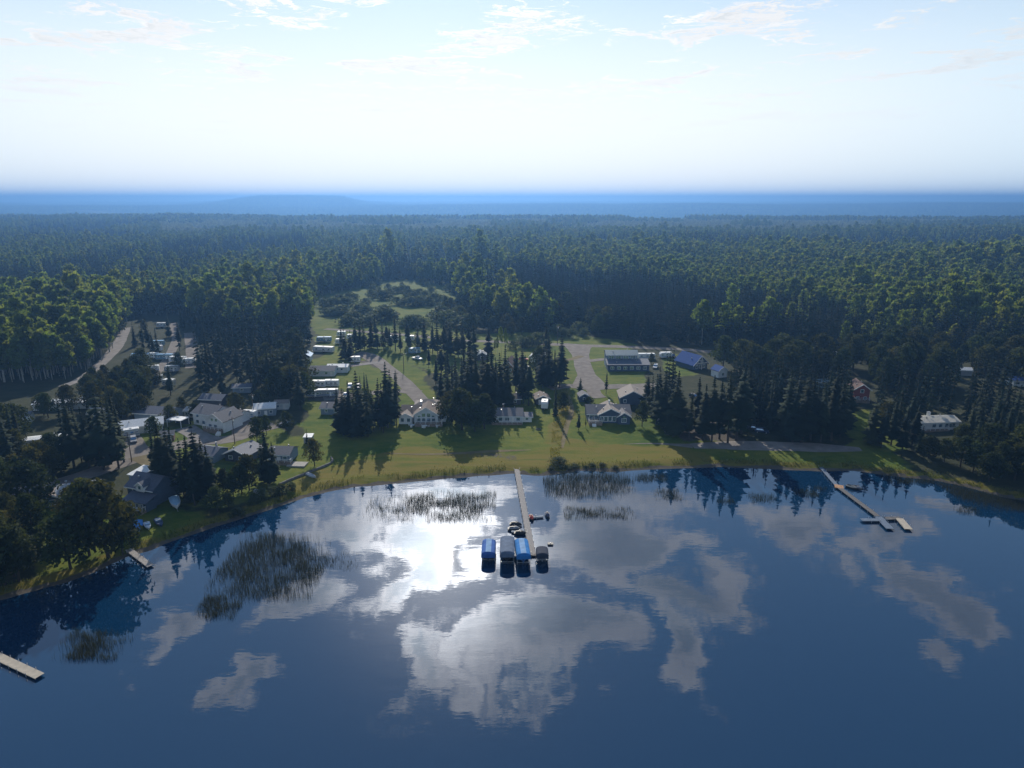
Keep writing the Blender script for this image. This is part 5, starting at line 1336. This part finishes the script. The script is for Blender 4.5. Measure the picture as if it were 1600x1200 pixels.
row('spruce', [(104, 724, 19), (116, 730, 21), (128, 722, 20), (140, 732, 22), (152, 724, 22), (163, 734, 22), (174, 724, 21), (186, 732, 20), (194, 722, 18), (150, 712, 20), (170, 710, 20), (124, 706, 19), (184, 708, 18), (96, 738, 15)], "tall dark spruce beside the left gravel road", "dark spruces by the left road", 1.1)
grove('broad', [(-20, 760), (60, 740), (90, 720), (100, 745), (50, 770), (-20, 790)], 12, 8, 12, "shaded leafy tree along the far left road", "leafy trees by the far left road", 3.5)
grove('spruce', [(-40, 720), (30, 700), (40, 730), (-40, 770)], 12, 16, 21, "dark spruce at the far left edge below the mobile home", "far left edge spruces", 3.5); grove('broad', [(-90, 800), (50, 790), (60, 840), (70, 880), (0, 920), (-90, 935)], 13, 11, 16, "dark leafy tree on the far left bank", "dark trees of the far left bank", 3.5)
row('broad', [(8, 914, 16), (30, 908, 15), (110, 888, 14), (192, 866, 12), (-25, 922, 17)], "dark leafy tree leaning over the water at the lower left", "dark trees over the left water", 1.05)
single('broad', 140, 868, 19, "large dark broadleaf tree between the metal-roofed and tall blue cottages", None, 1.0); single('broad', 170, 872, 19, "dark broadleaf tree at the short dock", None, .9); single('broad', 120, 830, 12, "leafy tree before the metal-roofed cottage", None, .9); row('broad', [(25, 690, 13), (10, 700, 14), (28, 720, 12)], "dark leafy tree left of the mobile home", "trees left of the mobile home")
grove('broad', [(20, 640), (130, 640), (150, 600), (225, 600), (235, 630), (200, 645), (60, 655)], 20, 8, 12, "bushy yellow-green tree around the long white low roof", "bushy trees by the white low roof", 4); grove('broad', [(140, 620), (230, 585), (240, 640), (190, 665), (150, 660)], 12, 10, 14, "brownish leafy tree below the camper park", "leafy trees below the camper park", 4)
grove('spruce', [(200, 545), (320, 500), (330, 620), (250, 640), (225, 570)], 17, 11, 16, "spruce standing between the campers of the left park", "spruces in the camper park", 4.0)
grove("broad", [(205, 560), (230, 505), (320, 500), (325, 600), (260, 625), (225, 590)], 7, 6, 9, "leafy tree between the campers of the left park", "leafy trees in the camper park", 4.5)
grove("broad", [(280, 640), (420, 630), (470, 680), (400, 690), (300, 695), (190, 690), (200, 640)], 10, 6, 10, "garden tree among the hamlet houses", "garden trees of the hamlet", 6)
grove('aspen', [(0, 598), (100, 592), (150, 574), (176, 548), (170, 535), (120, 560), (60, 580), (0, 585)], 45, 18, 22, "tall pale-stemmed aspen on the stand's front edge", "front edge of the aspen stand", 3.4)

# right-hand wood
row('spruce', [(1018, 650, 15), (1026, 662, 17), (1036, 668, 18), (1044, 652, 17), (1052, 682, 20), (1063, 676, 21), (1076, 688, 20), (1088, 672, 20), (1098, 688, 23), (1112, 690, 20), (1124, 686, 22), (1137, 692, 21), (1150, 688, 22), (1158, 678, 21), (1226, 684, 21), (1238, 690, 22), (1252, 692, 21), (1266, 688, 23), (1282, 692, 21), (1298, 688, 22), (1312, 684, 20), (1322, 668, 20), (1010, 634, 14), (1030, 640, 15)],
    "dark spruce in the front rank along the shore road", "front rank of the right wood", 1.4)
grove('spruce', [(1015, 625), (1060, 618), (1330, 612), (1330, 676), (1240, 680), (1160, 672), (1040, 650)], 130, 13, 20, "dark spruce inside the right wood behind the front rank", "spruces inside the right wood", 2.8, .0, share=.75)
grove('spruce', [(1365, 620), (1600, 600), (1660, 700), (1560, 722), (1510, 690), (1505, 655), (1430, 652), (1425, 680), (1365, 660)], 76, 13, 20, "dark spruce around the long white bungalow", "spruces around the white bungalow", 4.2, share=.7)
grove('broad', [(1060, 565), (1180, 575), (1340, 560), (1340, 600), (1150, 600), (1060, 590)], 34, 11, 17, "dusky leafy tree between chalet and spruce wood", "dusky trees behind the right wood", 4.5); grove('broad', [(1340, 560), (1640, 560), (1640, 640), (1400, 640), (1360, 600)], 60, 12, 18, "dusky leafy tree at the back of the right-edge wood", "dusky trees of the right edge", 4.5)
row('broad', [(1545, 724, 12), (1562, 730, 13), (1580, 722, 13), (1535, 712, 10), (1596, 736, 14), (1615, 728, 13), (1497, 708, 9), (1390, 668, 9)], "big round shaded tree near the right-hand shore", "round trees near the right shore", 1.15)

row('spruce', [(1362, 694, 15), (1376, 700, 16), (1392, 696, 17), (1410, 702, 15), (1424, 698, 14), (1436, 706, 9), (1400, 684, 16), (1420, 678, 15), (1512, 702, 15), (1524, 714, 14)], "dark spruce in the rank below the long white bungalow", "rank below the white bungalow", 1.25)
row('broad', [(1560, 745, 11), (1585, 750, 12), (1610, 752, 13), (1540, 735, 9), (1640, 745, 13), (1475, 722, 8), (1500, 730, 9), (1520, 738, 10), (1545, 752, 8), (1450, 716, 7)], "low spreading dark tree on the right-hand bank", "spreading trees on the right bank", 1.2)

# ------------------------------------------------------------------ reeds in the water, grass on the bank
M_REED = mat("reed_blades", (.032, .036, .018), .8, .2, translucent=(.3, (1.4, 1.3, .7))); M_BANK = mat("bank_grass", (.085, .10, .025), .85, .15, translucent=(.35, (1.5, 1.4, .6))); M_WILD = mat("wild_grass_blades", (.17, .16, .04), .85, .15, translucent=(.4, (1.5, 1.4, .6)))


def blades(rng, P, h0, h1, wid, lean=.16):
    n = len(P); a = rng.random(n) * 6.28; l = rng.normal(size=(n, 2)) * lean; h = h0 + (h1 - h0) * rng.random(n); w = wid * (.7 + .6 * rng.random(n))
    d = np.stack([np.cos(a) * w, np.sin(a) * w, np.zeros(n)], -1); top = P + np.stack([l[:, 0] * h, l[:, 1] * h, h], -1); mid = P + np.stack([l[:, 0] * h * .35, l[:, 1] * h * .35, h * .55], -1)
    V = np.stack([P - d, P + d, mid + d * .8, mid - d * .8, top], 1).reshape(-1, 3); b = np.arange(n)[:, None] * 5
    F = np.concatenate([b + np.array([0, 1, 2]), b + np.array([0, 2, 3]), b + np.array([3, 2, 4])], 0)
    return V, F


def reeds(outline, n, label, h0=.7, h1=1.5, hole=.42):
    rng = np.random.default_rng(int(outline[0][0])); Q = np.array([W(*p) for p in outline]); lo, hi = Q.min(0), Q.max(0)
    P = lo + rng.random((n * 3, 2)) * (hi - lo); jit = rng.normal(size=P.shape) * min(2.4, .16 * float((hi - lo).min())) + np.stack([vnoise(P[:, 0] / 3, P[:, 1] / 3, 63) - .5, vnoise(P[:, 0] / 3, P[:, 1] / 3, 64) - .5], -1) * 4
    k = inside(P[:, 0] + jit[:, 0], P[:, 1] + jit[:, 1], Q.tolist()) & (vnoise(P[:, 0] / 3.4, P[:, 1] / 2.2, 61) * .45 + vnoise(P[:, 0] / .8, P[:, 1] / .8, 62) * .25 + rng.random(len(P)) * .3 > hole) & (shore_dist(P[:, 0], P[:, 1]) < -.3)
    P = P[k][:n]; V, F = blades(rng, np.concatenate([P, np.full((len(P), 1), -.15)], 1), h0, h1, .024)
    tag(link("reed_bed", np_mesh("reed_bed", V, F, M_REED)), label, "reeds", kind="stuff")


reeds([(395, 842), (440, 835), (478, 855), (505, 880), (500, 905), (460, 935), (410, 938), (360, 925), (342, 900), (365, 860)], 9500, "large dark oval reed bed in the left water", .9, 1.7, .36)
reeds([(318, 938), (345, 932), (378, 948), (360, 966), (318, 968)], 1540, "small round reed bed in the left water", .7, 1.4, .34)
reeds([(575, 785), (660, 774), (770, 768), (775, 798), (740, 815), (660, 808), (600, 808)], 6650, "long sparse reed bed left of the long dock", .8, 1.6, .46)
reeds([(848, 748), (905, 740), (985, 742), (982, 760), (930, 775), (880, 780), (855, 768)], 5250, "dense reed bed at the bank right of the long dock", .9, 1.8, .33)
reeds([(880, 797), (925, 793), (945, 806), (990, 793), (992, 806), (940, 812), (890, 810)], 1819, "thin reed patch out from the dense bank reeds", .6, 1.3, .44); reeds([(985, 742), (1040, 740), (1040, 752), (990, 754)], 979, "narrow reed fringe right of the dense bank reeds", .6, 1.2, .4); reeds([(1018, 768), (1062, 764), (1064, 780), (1025, 782)], 630, "small reed patch in the middle of the bay", .6, 1.2, .44)
reeds([(1118, 777), (1142, 776), (1140, 788), (1120, 788)], 266, "tiniest reed tuft in the middle of the bay", .6, 1.1, .4); reeds([(1172, 772), (1205, 770), (1208, 784), (1175, 786)], 560, "reed tuft left of the angled dock's reed patch", .6, 1.2, .4); reeds([(1238, 766), (1288, 760), (1290, 774), (1245, 778)], 840, "reed patch close to the angled dock", .6, 1.2, .42)
reeds([(1382, 742), (1450, 745), (1455, 757), (1390, 756)], 1260, "reed strip along the bank right of the angled dock", .7, 1.3, .38); reeds([(1455, 752), (1500, 760), (1600, 782), (1640, 800), (1600, 800), (1500, 778)], 4200, "reed belt in the shade at the right shore", .8, 1.5, .3); reeds([(1495, 792), (1525, 795), (1520, 805), (1500, 803)], 350, "lone reed tuft off the right shore", .6, 1.2, .4)
reeds([(105, 995), (150, 985), (190, 1005), (185, 1028), (120, 1032)], 2240, "dark reed bed nearest the camera at lower left", .8, 1.5, .36); reeds([(500, 868), (540, 862), (560, 885), (520, 892)], 489, "faint reed tuft right of the oval bed", .5, 1.0, .45)


def bank():
    rng = np.random.default_rng(90); seg = SH[:-1]; out = []
    L = np.linalg.norm(np.diff(SH, axis=0), axis=1); C = np.concatenate([[0], np.cumsum(L)]); n = 52000
    t = rng.random(n) * C[-1]; x = np.interp(t, C, SH[:, 0]); y = np.interp(t, C, SH[:, 1]) + 2.0 + rng.gamma(1.6, 1.3, n)
    px, py = project(x, y, .5); s = shore_dist(x, y); nz = vnoise(x / 3.2, y / 3.2, 71)
    k = (px > -60) & (px < 1680) & (s > 1.8) & (s < 9) & (rng.random(n) < np.where(s < 5.5, .9, .25) * sstep(nz, .2, .5)) & ~((px > 790) & (px < 826))
    x, y = x[k], y[k]; V, F = blades(rng, np.stack([x, y, zg(x, y)], -1), .25, .9, .06, .35)
    tag(link("bank_grass", np_mesh("bank_grass", V, F, M_BANK)), "rough tall grass along the lake's bank", "grass", kind="stuff")
    # rough grass of the unmown strip down to the lake
    Q = np.array([G(*p)[:2] for p in ((868, 612), (886, 606), (892, 640), (880, 680), (872, 728), (858, 728), (862, 680))]); P = Q.min(0) + rng.random((9000, 2)) * (Q.max(0) - Q.min(0)); P = P[inside(P[:, 0], P[:, 1], Q.tolist())]; P = P[vnoise(P[:, 0] / 2, P[:, 1] / 2, 72) > .4]
    V, F = blades(rng, np.concatenate([P, zg(P[:, 0], P[:, 1])[:, None]], 1), .2, .6, .06, .4)
    tag(link("wild_grass", np_mesh("wild_grass", V, F, M_WILD)), "unmown yellowish grass strip running down to the lake", "grass", kind="stuff")


bank()
row('willow', [(862, 734, .8), (873, 724, 1.7), (879, 732, 1.1), (890, 734, .7), (898, 731, 1.0), (915, 731, .7), (924, 730, .9), (941, 730, 1.1), (962, 732, .8)], "low dark bush on the bank beside the dense reed bed", "bushes on the bank right of the long dock", 2.3)

# ------------------------------------------------------------------ haze in the air
def build_haze():
    m = bpy.data.materials.new("haze"); m.use_nodes = True; N, L = m.node_tree.nodes, m.node_tree.links
    N.remove(N['Principled BSDF']); v = N.new('ShaderNodeVolumePrincipled')
    v.inputs['Color'].default_value = (.15, .335, .67, 1); v.inputs['Density'].default_value = 2.6e-4; v.inputs['Anisotropy'].default_value = .55
    L.new(v.outputs[0], N['Material Output'].inputs['Volume'])
    o = MB().box(-26000, 26000, -4200, 17500, -78, 132).build("haze", m)
    tag(o, "pale blue summer haze in the air over the forest", "haze", kind="stuff")


build_forest()
build_haze()
print("trees", COUNT)
